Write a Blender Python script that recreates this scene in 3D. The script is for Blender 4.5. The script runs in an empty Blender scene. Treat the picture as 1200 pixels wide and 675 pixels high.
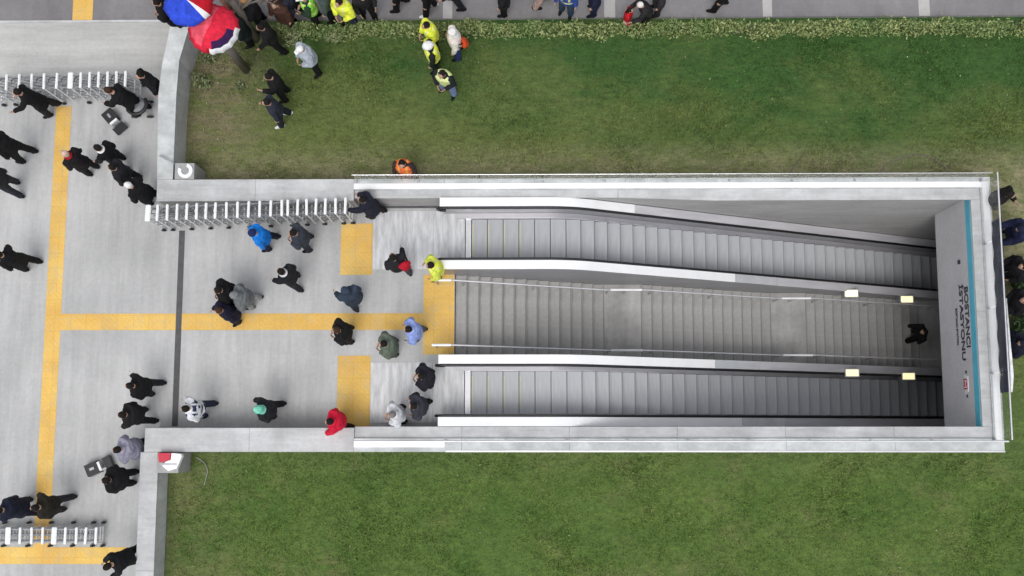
import bpy, bmesh, math, random
import numpy as np
from mathutils import Vector, Matrix, noise
random.seed(7); rng = np.random.default_rng(7)
PI = math.pi
scene = bpy.context.scene
COL = scene.collection

# ------------------------------------------------------------------ camera
F, CH, NU, NV = 1300.0, 27.8, 620.0, 500.0
n = Vector((NU-600, -(NV-337.5), -F)).normalized()
Zc = -n; Xc = (Vector((1, 0, 0)) - Vector((1, 0, 0)).dot(Zc)*Zc).normalized(); Yc = Zc.cross(Xc)
R = Matrix((Xc, Yc, Zc))
def P(u, v, z=0.0):
    d = R @ Vector(((u-600)/F, -(v-337.5)/F, -1.0)); t = (z-CH)/d.z
    return Vector((d.x*t, d.y*t, z))
cam = bpy.data.objects.new('camera', bpy.data.cameras.new('camera'))
COL.objects.link(cam); cam.matrix_world = Matrix.Translation((0, 0, CH)) @ R.to_4x4()
cam.data.sensor_width = 36; cam.data.lens = 36*F/1200; cam.data.clip_end = 1000; cam.data.clip_start = 0.5
scene.camera = cam

# ------------------------------------------------------------------ materials
def s2l(c):
    return tuple(((x/255)/12.92 if x/255 <= .04045 else ((x/255+.055)/1.055)**2.4) for x in c)
class N:
    def __init__(s, name):
        s.m = bpy.data.materials.new(name); s.m.use_nodes = True; s.t = s.m.node_tree
        s.b = s.t.nodes['Principled BSDF']
    def n(s, typ, **k):
        x = s.t.nodes.new(typ)
        for a, b in k.items():
            if a in x.inputs: x.inputs[a].default_value = b
            else: setattr(x, a, b)
        return x
    def l(s, a, b): s.t.links.new(a, b)
    def mix(s, fac, a, b, mode='MIX'):
        x = s.t.nodes.new('ShaderNodeMix'); x.data_type = 'RGBA'; x.blend_type = mode
        for i, val in ((0, fac), (6, a), (7, b)):
            if hasattr(val, 'is_linked'): s.l(val, x.inputs[i])
            else: x.inputs[i].default_value = val if i == 0 else (*val, 1)
        return x.outputs[2]
    def coord(s, scale=(1, 1, 1), kind='Object'):
        tc = s.n('ShaderNodeTexCoord'); mp = s.n('ShaderNodeMapping'); mp.inputs['Scale'].default_value = scale
        s.l(tc.outputs[kind], mp.inputs['Vector']); return mp.outputs['Vector']
    def noise(s, scale, detail=5, stretch=(1, 1, 1), rough=.6, kind='Object'):
        x = s.n('ShaderNodeTexNoise'); x.inputs['Scale'].default_value = scale; x.inputs['Detail'].default_value = detail
        x.inputs['Roughness'].default_value = rough
        s.l(s.coord(stretch, kind), x.inputs['Vector']); return x.outputs['Fac']
    def ramp(s, f, a, b, lo=0., hi=1.):
        x = s.n('ShaderNodeMapRange'); x.inputs['From Min'].default_value = a; x.inputs['From Max'].default_value = b
        x.inputs['To Min'].default_value = lo; x.inputs['To Max'].default_value = hi
        s.l(f, x.inputs['Value']); return x.outputs['Result']
    def bump(s, h, strength=.3, dist=.02):
        x = s.n('ShaderNodeBump'); x.inputs['Strength'].default_value = strength; x.inputs['Distance'].default_value = dist
        s.l(h, x.inputs['Height']); s.l(x.outputs['Normal'], s.b.inputs['Normal'])
    def base(s, c):
        if hasattr(c, 'is_linked'): s.l(c, s.b.inputs['Base Color'])
        else: s.b.inputs['Base Color'].default_value = (*c, 1)
    def rm(s, rough, metal=0.): s.b.inputs['Roughness'].default_value = rough; s.b.inputs['Metallic'].default_value = metal

def concrete(name, c, var=.15, streak=None, joints=None, rough=.75, blot=.35):
    k = N(name); c = np.array(c)
    a = k.mix(k.ramp(k.noise(blot, 4), .35, .65), tuple(c*(1-var)), tuple(np.minimum(c*(1+var*.6), .9)))
    f = k.ramp(k.noise(9, 8, rough=.75), .3, .7, .88, 1.06)
    a = k.mix(1, a, _grey(k, f), 'MULTIPLY')
    if streak:
        f = k.ramp(k.noise(1.0, 6, streak, .7), .30, .68, .82, 1.08); a = k.mix(1, a, _grey(k, f), 'MULTIPLY')
        a = k.mix(1, a, _grey(k, k.ramp(k.noise(1.1, 7, (1, 1, 1), .8), .60, .74, 1, .88)), 'MULTIPLY')
        a = k.mix(1, a, _grey(k, k.ramp(k.noise(14, 2, (1, 1, 1), .5), .70, .76, 1, .72)), 'MULTIPLY')
    if joints:
        w, h, dk, off = joints
        br = k.n('ShaderNodeTexBrick'); br.offset = off
        k.l(k.coord(), br.inputs['Vector'])
        br.inputs['Scale'].default_value = 1; br.inputs['Brick Width'].default_value = w; br.inputs['Row Height'].default_value = h
        br.inputs['Mortar Size'].default_value = .006; br.inputs['Mortar Smooth'].default_value = .3
        br.inputs['Color1'].default_value = (1, 1, 1, 1); br.inputs['Color2'].default_value = (.94, .94, .945, 1)
        br.inputs['Mortar'].default_value = (dk, dk, dk, 1)
        a = k.mix(1, a, br.outputs['Color'], 'MULTIPLY')
    k.base(a); k.rm(rough); k.bump(k.noise(40, 6), .25, .004); return k.m
def _grey(k, f):
    x = k.n('ShaderNodeCombineColor')
    for i in range(3): k.l(f, x.inputs[i])
    return x.outputs[0]
def metal(name, c, rough=.35, met=.8, var=.12, scale=2., stretch=(1, 1, 1)):
    k = N(name); c = np.array(c)
    k.base(k.mix(k.ramp(k.noise(scale, 5, stretch), .35, .65), tuple(c*(1-var)), tuple(np.minimum(c*(1+var*.5), .92)))); k.rm(rough, met)
    k.bump(k.noise(scale*20, 3, stretch), .08, .003); return k.m
_cl = {}
def cloth(c, rough=.85):
    c = tuple(c)
    if c in _cl: return _cl[c]
    k = N('cloth_%02x%02x%02x' % c); L = np.array(s2l(c))
    k.base(k.mix(k.ramp(k.noise(7, 5), .35, .65), tuple(L*.72+.001), tuple(np.minimum(L*1.2+.003, .85)))); k.rm(rough)
    k.b.inputs['Specular IOR Level'].default_value = .25
    k.bump(k.noise(30, 4), .5, .012); _cl[c] = k.m; return k.m
M = {}
M['plaza'] = concrete('plaza_stone', (.515, .515, .51), .15, streak=(3.6, .28, 1), joints=(1.2, .6, .94, .5), blot=.25)
M['upper_plaza'] = concrete('upper_plaza_stone', (.53, .525, .51), .12, streak=(.3, 3.5, 1), joints=(1.2, 1.2, .9, 0), blot=.4)
M['road'] = concrete('road_surface', (.235, .225, .23), .16, streak=(1.5, .5, 1), blot=.5)
M['bar'] = concrete('paving_strip', (.47, .46, .45), .1)
M['ground'] = concrete('outer_ground', (.2, .2, .19), .2)
M['cap'] = concrete('coping_stone', (.535, .54, .545), .17, streak=(.8, 5, 1), blot=1.1)
M['capm'] = concrete('coping_marble', (.57, .59, .59), .22, streak=(1.2, 3, 1), blot=1.4)
M['wall'] = concrete('wall_face', (.42, .415, .41), .12, streak=(.8, .8, 4), blot=.5)
M['panel'] = concrete('lintel_panel', (.64, .63, .645), .08, blot=.7)
M['tunnel'] = concrete('tunnel_face', (.2, .19, .18), .15)
M['plate'] = metal('landing_plate', (.60, .605, .62), .45, .2, .26, 2.6, (3.5, .6, 1))
M['tread'] = metal('escalator_tread', (.44, .45, .47), .5, .25, .10, 2.2, (3, .7, 1))
M['riser'] = metal('escalator_riser', (.12, .12, .13), .5, .5)
M['stair'] = concrete('stair_granite', (.41, .40, .385), .18, streak=(3, .6, 1), blot=1.2)
M['edge_shade'] = concrete('stair_edge_shade', (.24, .24, .24), .15)
M['steel'] = metal('brushed_steel', (.50, .49, .52), .35, .45, .12, 1.5, (.4, 4, 1))
M['deck'] = metal('deck_steel', (.64, .63, .66), .35, .25, .12, 1.5, (.4, 4, 1))
M['clad'] = metal('cladding_steel', (.36, .36, .38), .4, .4, .15, 1.2, (.5, 3, 3))
M['plain_white'] = metal('white_finish', (.86, .86, .87), .35, 0, .05, 2)
M['rubber'] = metal('black_rubber', (.016, .016, .018), .45, 0)
M['trim'] = metal('bright_trim', (.78, .78, .8), .25, .5)
M['whitep'] = metal('white_paint', (.82, .83, .83), .4, 0, .06, 5)
M['lattice'] = metal('lattice_aluminium', (.42, .43, .45), .35, .6, .2, 8)
M['darkm'] = metal('dark_metal', (.05, .05, .055), .45, .3)
M['drain'] = metal('drain_grating', (.10, .10, .105), .6, .2, .2, 6)
M['teal'] = metal('teal_stripe', (.10, .50, .66), .5, 0, .1, 3)
M['yellowline'] = metal('yellow_line', (.62, .62, .30), .6, 0)
M['letter'] = metal('dark_lettering', (.03, .025, .045), .5, 0)
M['red'] = metal('sign_red', (.55, .02, .05), .4, 0)
M['bark'] = concrete('bark', (.20, .17, .145), .3, streak=(6, 6, 1))
M['black'] = metal('black_plastic', (.02, .02, .022), .4, 0)
M['boxgrey'] = concrete('plinth_concrete', (.36, .36, .355), .12, blot=2)
k = N('glass_pane'); k.base((.80, .88, .86)); k.rm(.05); k.b.inputs['Transmission Weight'].default_value = .9; k.b.inputs['Alpha'].default_value = .16; k.b.inputs['IOR'].default_value = 1.1; M['glass'] = k.m
k = N('lamp_face'); k.base((.9, .85, .6)); k.b.inputs['Emission Color'].default_value = (1, .90, .50, 1); k.b.inputs['Emission Strength'].default_value = .75; M['lamp'] = k.m
# yellow tactile paving: ribbed tiles
k = N('tactile_yellow')
a = k.mix(k.ramp(k.noise(.9, 5), .3, .7), s2l((226, 176, 84)), s2l((244, 204, 110)))
br = k.n('ShaderNodeTexBrick'); br.offset = 0; k.l(k.coord(), br.inputs['Vector'])
br.inputs['Scale'].default_value = 1; br.inputs['Brick Width'].default_value = .4; br.inputs['Row Height'].default_value = .4
br.inputs['Mortar Size'].default_value = .008; br.inputs['Color1'].default_value = (1, 1, 1, 1); br.inputs['Color2'].default_value = (.93, .93, .92, 1); br.inputs['Mortar'].default_value = (.86, .85, .84, 1)
a = k.mix(1, a, br.outputs['Color'], 'MULTIPLY')
a = k.mix(1, a, _grey(k, k.ramp(k.noise(22, 6, rough=.8), .3, .7, .82, 1.05)), 'MULTIPLY')
a = k.mix(k.ramp(k.noise(2.2, 6, rough=.8), .48, .70, 0, .45), a, (.47, .42, .32))
wv = k.n('ShaderNodeTexWave'); wv.inputs['Scale'].default_value = 3.2; wv.bands_direction = 'DIAGONAL'; wv.inputs['Distortion'].default_value = .4; k.l(k.coord((1.4, 1.4, 1)), wv.inputs['Vector'])
a = k.mix(1, a, _grey(k, k.ramp(wv.outputs['Fac'], 0, 1, .98, 1.01)), 'MULTIPLY')
k.base(a); k.rm(.7); k.bump(k.noise(60, 2), .4, .004); M['tact'] = k.m
# lawn soil + blades
def grass_mat(name, blades):
    k = N(name)
    tc = k.n('ShaderNodeTexCoord'); sp = k.n('ShaderNodeSeparateXYZ'); k.l(tc.outputs['Object'], sp.inputs[0])
    mg = (.042, .102, .019); ol = (.128, .162, .044); br_ = (.23, .185, .12); dry = (.30, .27, .16); mid = (.11, .15, .05)
    big = k.noise(.38, 6, (1, 1.6, 1), .62); med = k.noise(1.7, 7, (1, 2.2, 1), .7)
    def math_(op, a_, b_):
        x = k.n('ShaderNodeMath'); x.operation = op
        for i, v in enumerate((a_, b_)):
            if hasattr(v, 'is_linked'): k.l(v, x.inputs[i])
            else: x.inputs[i].default_value = v
        return x.outputs[0]
    # upper lawn: greener toward the hedge and to the right; lower lawn mid green
    up = k.ramp(sp.outputs['Y'], 6.1, 9.6, -.50, .32)
    rt = k.ramp(sp.outputs['X'], -8, 6, -.34, .16)
    f = math_('ADD', math_('ADD', up, rt), math_('MULTIPLY', math_('SUBTRACT', big, .5), 2.2))
    f = math_('ADD', f, math_('MULTIPLY', math_('SUBTRACT', med, .5), .9))
    upper = k.mix(k.ramp(f, -.42, .42), ol, mg)
    lower = k.mix(k.ramp(math_('ADD', big, math_('MULTIPLY', med, .5)), .5, .95), (.062, .128, .020), (.122, .178, .040))
    lp = math_('MULTIPLY', k.ramp(k.noise(.55, 5, (1, 1.3, 1), .6), .52, .72), k.ramp(med, .35, .65))
    lower = k.mix(math_('MULTIPLY', lp, .55), lower, (.24, .21, .10))
    lower = k.mix(math_('MULTIPLY', math_('MULTIPLY', k.ramp(sp.outputs['X'], -6.8, -8.9), k.ramp(med, .35, .6)), .6), lower, (.19, .175, .085))
    c = k.mix(k.ramp(sp.outputs['Y'], .5, 1.5), lower, upper)
    # bare brown earth by the post in the upper left corner and worn strip by the wall
    bx = k.ramp(sp.outputs['X'], -6.2, -7.9); by = k.ramp(sp.outputs['Y'], 6.2, 7.6)
    bb = math_('MULTIPLY', math_('MULTIPLY', bx, by), k.ramp(med, .35, .6))
    c = k.mix(math_('MULTIPLY', bb, .85), c, br_)
    st = math_('MULTIPLY', k.ramp(sp.outputs['Y'], 7.3, 6.3), k.ramp(sp.outputs['Y'], 2, 3))
    c = k.mix(math_('MULTIPLY', st, k.ramp(med, .33, .6, .1, .95)), c, dry)
    sl = math_('MULTIPLY', k.ramp(sp.outputs['Y'], -1.5, -.6), k.ramp(sp.outputs['Y'], 2, 1))
    c = k.mix(math_('MULTIPLY', sl, .35), c, mid)
    fine = k.ramp(k.noise(26, 6, (1, 1.8, 1), .8), .32, .7, .62, 1.25)
    c = k.mix(1, c, _grey(k, fine), 'MULTIPLY')
    c = k.mix(1, c, _grey(k, k.ramp(k.noise(5, 6, (1, 2.4, 1), .8), .34, .66, .70, 1.28)), 'MULTIPLY')
    if blades:
        g = k.n('ShaderNodeNewGeometry'); c = k.mix(1, c, _grey(k, k.ramp(g.outputs['Random Per Island'], 0, 1, .8, 2.2)), 'MULTIPLY')
        k.rm(.6)
    else:
        k.rm(.95); k.bump(k.noise(35, 6), .7, .03)
    k.base(c); return k.m
M['lawn'] = grass_mat('lawn_turf', False); M['blade'] = grass_mat('grass_blades', True)
def leaf_mat(name, c1, c2, c3=None):
    k = N(name); g = k.n('ShaderNodeNewGeometry')
    a = k.mix(g.outputs['Random Per Island'], c1, c2)
    if c3: a = k.mix(k.ramp(k.noise(1.3, 4), .45, .68), a, c3)
    k.base(a); k.rm(.55); return k.m
M['hedge'] = leaf_mat('hedge_leaves', (.10, .15, .04), (.42, .47, .19), (.17, .26, .08))
M['bush'] = leaf_mat('bush_leaves', (.010, .03, .010), (.045, .09, .025))
M['weed'] = leaf_mat('weed_leaves', (.10, .14, .05), (.30, .33, .17))
k = N('skin'); k.base(k.mix(k.ramp(k.noise(12, 3), .4, .6), (.46, .26, .18), (.56, .34, .25))); k.rm(.5); M['skin'] = k.m
k = N('eye_dark'); k.base((.02, .015, .012)); k.rm(.2); M['eye'] = k.m

# ------------------------------------------------------------------ helpers
def tag(o, label=None, cat=None, group=None, kind=None):
    for a, b in (('label', label), ('category', cat), ('group', group), ('kind', kind)):
        if b: o[a] = b
    return o
def empty(name, loc, label, cat, group=None, rz=0):
    o = bpy.data.objects.new(name, None); COL.objects.link(o); o.location = loc; o.rotation_euler.z = rz
    o.empty_display_size = .2
    return tag(o, label, cat, group)
def link(name, me, mats, parent=None, smooth=False):
    if not isinstance(mats, (list, tuple)): mats = [mats]
    if len(me.materials) == 0:
        for m in mats: me.materials.append(m)
    if smooth:
        me.polygons.foreach_set('use_smooth', [True]*len(me.polygons))
    o = bpy.data.objects.new(name, me); COL.objects.link(o); o.parent = parent
    return o
def obj(name, bm, mats, parent=None, smooth=False, bevel=0):
    if bevel:
        bmesh.ops.bevel(bm, geom=[e for e in bm.edges if e.calc_length() > bevel*3 and len(e.link_faces) == 2 and e.calc_face_angle(0) > .5],
                        offset=bevel, segments=2, affect='EDGES', profile=.6)
    me = bpy.data.meshes.new(name); bm.to_mesh(me); bm.free()
    return link(name, me, mats, parent, smooth)
def add_box(bm, x0, x1, y0, y1, z0, z1, mi=0, rot=None):
    vs = [bm.verts.new((x, y, z)) for z in (z0, z1) for y in (y0, y1) for x in (x0, x1)]
    if rot:
        for v in vs: v.co = rot @ v.co
    for f in ((0, 2, 3, 1), (4, 5, 7, 6), (0, 1, 5, 4), (2, 6, 7, 3), (0, 4, 6, 2), (1, 3, 7, 5)):
        bm.faces.new([vs[i] for i in f]).material_index = mi
    return vs
def box(*a, **k): bm = bmesh.new(); add_box(bm, *a, **k); return bm
def add_prism(bm, poly, z0, z1, mi=0):
    """poly counter-clockwise; z1 may be a list of heights"""
    zt = z1 if isinstance(z1, (list, tuple)) else [z1]*len(poly)
    b = [bm.verts.new((x, y, z0)) for x, y in poly]; t = [bm.verts.new((p[0], p[1], z)) for p, z in zip(poly, zt)]
    fs = [bm.faces.new(t), bm.faces.new(b[::-1])]
    for i in range(len(poly)):
        j = (i+1) % len(poly); fs.append(bm.faces.new((b[i], b[j], t[j], t[i])))
    for f in fs: f.material_index = mi
def frame_of(d):
    d = d.normalized(); a = Vector((0, 0, 1)) if abs(d.z) < .9 else Vector((1, 0, 0))
    s = d.cross(a).normalized(); return s, s.cross(d).normalized()
def add_tube(bm, pts, rad, seg=8, mi=0, cap=True):
    pts = [Vector(p) for p in pts]
    if not isinstance(rad, (list, tuple)): rad = [rad]*len(pts)
    rings = []; s = None
    for i, p in enumerate(pts):
        d = (pts[min(i+1, len(pts)-1)]-pts[max(i-1, 0)]).normalized()
        if s is None: s, t = frame_of(d)
        else: s = (s-d*s.dot(d)).normalized(); t = s.cross(d)
        rings.append([bm.verts.new(p+rad[i]*(math.cos(a)*s+math.sin(a)*t)) for a in [2*PI*q/seg for q in range(seg)]])
    for a, b in zip(rings, rings[1:]):
        for q in range(seg): bm.faces.new((a[q], a[(q+1) % seg], b[(q+1) % seg], b[q])).material_index = mi
    if cap: bm.faces.new(rings[0][::-1]).material_index = mi; bm.faces.new(rings[-1]).material_index = mi
def add_ell(bm, c, r, seg=14, rings=9, mi=0, rot=None):
    c = Vector(c); rows = []
    for i in range(rings+1):
        th = PI*i/rings
        if i in (0, rings): pts = [Vector((0, 0, math.cos(th)*r[2]))]
        else: pts = [Vector((r[0]*math.sin(th)*math.cos(a), r[1]*math.sin(th)*math.sin(a), r[2]*math.cos(th))) for a in [2*PI*q/seg for q in range(seg)]]
        rows.append([bm.verts.new(c+((rot @ p) if rot else p)) for p in pts])
    for a, b in zip(rows, rows[1:]):
        for q in range(seg):
            w = (q+1) % seg
            if len(a) == 1: f = (a[0], b[q], b[w])
            elif len(b) == 1: f = (a[q], b[0], a[w])
            else: f = (a[q], b[q], b[w], a[w])
            bm.faces.new(f).material_index = mi
def sheet(name, poly, z, m, kind='structure', label=None):
    bm = bmesh.new(); bm.faces.new([bm.verts.new((x, y, z)) for x, y in poly])
    o = obj(name, bm, m); return tag(o, label, None, None, kind)
def rect(x0, x1, y0, y1): return [(x0, y0), (x1, y0), (x1, y1), (x0, y1)]

# ------------------------------------------------------------------ setting
HX0, HX1, HY0, HY1 = -1.87, 11.28, -.02, 5.62      # the opening in the ground
bm = bmesh.new()
for r in (rect(-250, 250, HY1, 250), rect(-250, 250, -250, HY0), rect(-250, HX0, HY0, HY1), rect(HX1, 250, HY0, HY1)):
    bm.faces.new([bm.verts.new((x, y, -.02)) for x, y in r])
tag(obj('ground', bm, M['ground']), kind='structure')
bm = bmesh.new()
for r in (rect(-60, -9.0, -60, HY0), rect(-60, HX0, HY0, HY1), rect(-60, -8.95, HY1, 8.95)):
    bm.faces.new([bm.verts.new((x, y, 0)) for x, y in r])
tag(obj('plaza_paving', bm, M['plaza']), kind='structure')
sheet('upper_paving', rect(-60, -8.6, 8.951, 10.50), 0, M['upper_plaza'])
sheet('road', rect(-60, 60, 10.56, 22), -.004, M['road'])
tag(obj('kerb', box(-60, -8.7, 10.50, 10.56, -.02, .03), M['cap']), kind='structure')
for u0, u1 in ((519, 530), (708, 721), (894, 905), (1077, 1090)):
    a = P(u0, 20); b = P(u1, 20)
    sheet('paving_strip', rect(a.x, b.x, 10.56, 22), 0.002, M['bar'])
# lawns: gently uneven turf
def lawn(x0, x1, y0, y1, name, z=.05):
    nx, ny = int((x1-x0)/.25), int((y1-y0)/.25); bm = bmesh.new(); g = []
    for j in range(ny+1):
        g.append([bm.verts.new((x0+(x1-x0)*i/nx, y0+(y1-y0)*j/ny, z+.05*noise.noise(Vector((x0+i*.25, y0+j*.25, 0))*.6)*(0 if j in (0, ny) else 1))) for i in range(nx+1)])
    for j in range(ny):
        for i in range(nx): bm.faces.new((g[j][i], g[j][i+1], g[j+1][i+1], g[j+1][i]))
    tag(obj(name, bm, M['lawn'], smooth=True), kind='structure')
lawn(-8.85, 22, 6.055, 10.5, 'lawn'); lawn(-8.95, 22, -16, -.60, 'lawn'); lawn(11.30, 22, -.601, 6.056, 'lawn')
def blades(areas, name, z=.05):
    V = []; 
    for (x0, x1, y0, y1, cnt) in areas:
        x = rng.uniform(x0, x1, cnt); y = rng.uniform(y0, y1, cnt)
        # clumpy distribution
        keep = rng.random(cnt) < .45+.55*(np.sin(x*5.1+np.sin(y*3.7)*2)*np.sin(y*6.3+np.sin(x*2.9)*2) > -.2)
        x, y = x[keep], y[keep]; c = len(x)
        a = rng.uniform(0, 2*PI, c); h = rng.uniform(.03, .09, c)*np.where(rng.random(c) < .18, 1.7, 1); w = rng.uniform(.006, .015, c); le = rng.uniform(.3, 1.2, c)
        dx, dy = np.cos(a), np.sin(a)
        p0 = np.stack([x-dy*w, y+dx*w, np.full(c, z-.03)], 1); p1 = np.stack([x+dy*w, y-dx*w, np.full(c, z-.03)], 1)
        p2 = np.stack([x+dx*h*np.sin(le), y+dy*h*np.sin(le), z+.01+h*np.cos(le)], 1)
        V.append(np.stack([p0, p1, p2], 1).reshape(-1, 3))
    V = np.concatenate(V); nt = len(V)//3
    me = bpy.data.meshes.new(name); me.vertices.add(len(V)); me.vertices.foreach_set('co', V.ravel())
    me.loops.add(len(V)); me.loops.foreach_set('vertex_index', np.arange(len(V))); me.polygons.add(nt)
    me.polygons.foreach_set('loop_start', np.arange(0, len(V), 3)); me.update(calc_edges=True)
    return link(name, me, M['blade'])
tag(blades([(-8.7, 13.2, 6.12, 9.95, 90000), (-8.85, 13.2, -4.2, -.64, 90000), (11.32, 13.4, -.6, 6.1, 8000)], 'grass'),
    'short green and olive grass growing on both lawns', 'grass', None, 'stuff')

# tactile paving and drain
for i, (x0, x1, y0, y1) in enumerate(((-12.25, -11.85, -2.95, 8.25), (-11.85, -2.66, 2.42, 2.84), (-4.78, -3.97, 3.82, 5.14), (-2.66, -1.88, 1.80, 3.82), (-4.80, -3.97, 0.0, 1.77), (-16, -9.9, -3.36, -2.951), (-11.95, -11.42, 10.56, 22))):
    sheet('tactile_paving', rect(x0, x1, y0, y1), .004 if i < 6 else .003, M['tact'])
bm = bmesh.new()
nb = 160
for i in range(nb):
    y = .02+(4.95-.02)*i/nb; add_box(bm, -8.92, -8.78, y, y+.018, .003, .010)
add_box(bm, -8.925, -8.775, .01, 4.97, .0015, .005)
tag(obj('drain_channel', bm, M['drain']), kind='structure')
# dark slot drain at base of north wall
tag(obj('slot_drain', box(-3.95, -2.25, 5.53, 5.60, .002, .008), M['drain']), kind='structure')

# ------------------------------------------------------------------ walls
def wall_thing(name, label, parts, cat='wall', group=None):
    o = empty(name, (0, 0, 0), label, cat, group)
    return o
# north wall
NW = empty('parapet_wall', (0, 5.8, 0), 'long light grey parapet wall between the upper lawn and the top escalator', 'wall')
def child(name, bm, m, par, **k):
    o = obj(name, bm, m, par, **k); o.matrix_parent_inverse = Matrix.Translation(-par.location); return o
def wallbody(bm, x0, x1, y0, y1, z0, z1): add_box(bm, x0, x1, y0, y1, z0, z1)
bm = bmesh.new(); add_prism(bm, [(-9.19, 5.54), (-4.31, 5.54), (-4.31, 6.06), (-8.86, 6.06), (-9.19, 6.06)][:4]+[(-9.19, 6.06)], -.3, .94); child('wall_body', bm, M['wall'], NW)
bm = bmesh.new(); add_box(bm, -4.31, 11.28, 5.622, 6.05, -10, .90); add_box(bm, 11.28, 17, 5.622, 6.05, -10, -.05); child('wall_body', bm, M['wall'], NW)
# coping slabs with joints
def coping(par, x0, x1, y0, y1, z0, z1, m, L=2.4, axis='x', name='coping'):
    bm = bmesh.new(); a0, a1 = (x0, x1) if axis == 'x' else (y0, y1); cnt = max(1, round((a1-a0)/L)); g = .006
    for i in range(cnt):
        p, q = a0+(a1-a0)*i/cnt+g/2, a0+(a1-a0)*(i+1)/cnt-g/2
        dz = random.uniform(-.002, .002)
        if axis == 'x': add_box(bm, p, q, y0, y1, z0, z1+dz)
        else: add_box(bm, x0, x1, p, q, z0, z1+dz)
    child(name, bm, m, par, bevel=.006)
coping(NW, -9.20, -4.31, 5.53, 6.07, .942, 1.0, M['cap'])
coping(NW, -4.31, 2.2, 5.60, 5.80, .902, .93, M['cap']); bm = bmesh.new(); add_prism(bm, [(2.21, 5.60), (4.5, 5.52), (11.30, 5.52), (11.30, 5.80), (2.21, 5.80)], .902, .93); child('coping', bm, M['cap'], NW)
coping(NW, -4.31, 11.30, 5.80, 6.07, .902, 1.0, M['capm'])
child('white_coping_strip', box(-4.31, 11.25, 5.815, 5.955, .998, 1.02), M['plain_white'], NW, bevel=.004)
# south wall
SW = empty('parapet_wall', (0, -.3, 0), 'long light grey parapet wall between the lower escalator and the bottom lawn', 'wall')
bm = bmesh.new(); add_box(bm, -9.24, 11.28, -.58, -.022, -10, .90); add_box(bm, 11.28, 17, -.58, -.022, -10, -.05); child('wall_body', bm, M['wall'], SW)
coping(SW, -9.25, -4.2, -.60, -.03, .902, 1.0, M['cap'])
coping(SW, -4.2, 11.30, -.28, -.00, .902, .94, M['cap'])
coping(SW, -4.2, 11.30, -.60, -.28, .902, 1.0, M['capm'])
child('white_coping_strip', box(-4.2, -2.02, -.49, -.34, .998, 1.03), M['plain_white'], SW, bevel=.004)
child('edge_trim', box(-2.0, 11.30, -.605, -.565, .998, 1.012), M['trim'], SW)
# east wall with lintel
EW = empty('lintel_wall', (11.1, 2.8, 0), 'pale wall over the tunnel mouth with teal stripe, station name and red logo', 'wall')
child('wall_body', box(10.85, 11.28, -.019, 5.619, -1.55, .90), M['panel'], EW)
coping(EW, 10.83, 11.05, .002, 5.518, .902, .935, M['cap'], axis='y')
coping(EW, 11.05, 11.30, -.275, 5.795, .902, 1.003, M['cap'], axis='y')
child('white_coping_strip', box(11.09, 11.25, -.30, 5.94, 1.0, 1.024), M['plain_white'], EW, bevel=.004)
child('teal_stripe', box(10.838, 10.85, .0, 5.6, .52, .80), M['teal'], EW)
# lettering on the lintel
def text_mesh(body, size, cx=1.0):
    cu = bpy.data.curves.new('t', 'FONT'); cu.body = body; cu.size = size; cu.extrude = .004; cu.offset = size*.018
    cu.align_x = 'LEFT'; cu.align_y = 'BOTTOM_BASELINE'
    o = bpy.data.objects.new('t', cu); COL.objects.link(o)
    dg = bpy.context.evaluated_depsgraph_get(); me = bpy.data.meshes.new_from_object(o.evaluated_get(dg)); bpy.data.objects.remove(o)
    me.materials.clear(); return me
def lintel_text(body, ystart, length, zbase, cap, name='lettering'):
    me = text_mesh(body, cap/.73)
    xs = [v.co.x for v in me.vertices]; w = max(xs)-min(xs); sx = length/w
    o = link(name, me, M['letter'], EW)
    # local x -> world -y, local y -> world z, normal -> -x
    mw = Matrix(((0, 0, -1, 10.842), (-sx, 0, 0, ystart), (0, 1, 0, zbase), (0, 0, 0, 1)))
    for v in me.vertices: v.co = mw @ v.co
    me.update(); o.matrix_parent_inverse = Matrix.Translation(-EW.location); return o
lintel_text('BOSTANCI', P(1134, 335, .36).y, P(1134, 335, .36).y-P(1136, 406, .36).y, .20, .24)
lintel_text('İSTASYONU', P(1128, 333, 0).y, P(1128, 333, 0).y-P(1130, 422, 0).y, -.12, .22)
lintel_text('BOSTANCI STATION', P(1120, 361, -.3).y, P(1120, 361, -.3).y-P(1122, 404, -.3).y, -.42, .12)
yl = P(1131, 450, .1).y
bm = bmesh.new(); add_prism(bm, [(-.24, -.08), (.24, -.08), (.19, .15), (-.19, .15)], 0, .012)
def onlintel(bm, yc, zc, off=10.85):
    for v in bm.verts: v.co = Vector((off-v.co.z, yc-v.co.x, zc+v.co.y))
onlintel(bm, yl, .02); child('logo_plate', bm, M['plain_white'], EW)
bm = bmesh.new(); add_prism(bm, [(-.13, -.12), (.13, -.12), (.13, .09), (-.13, .09)], .012, .018); onlintel(bm, yl, .02)
child('logo_field', bm, M['red'], EW)
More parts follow.
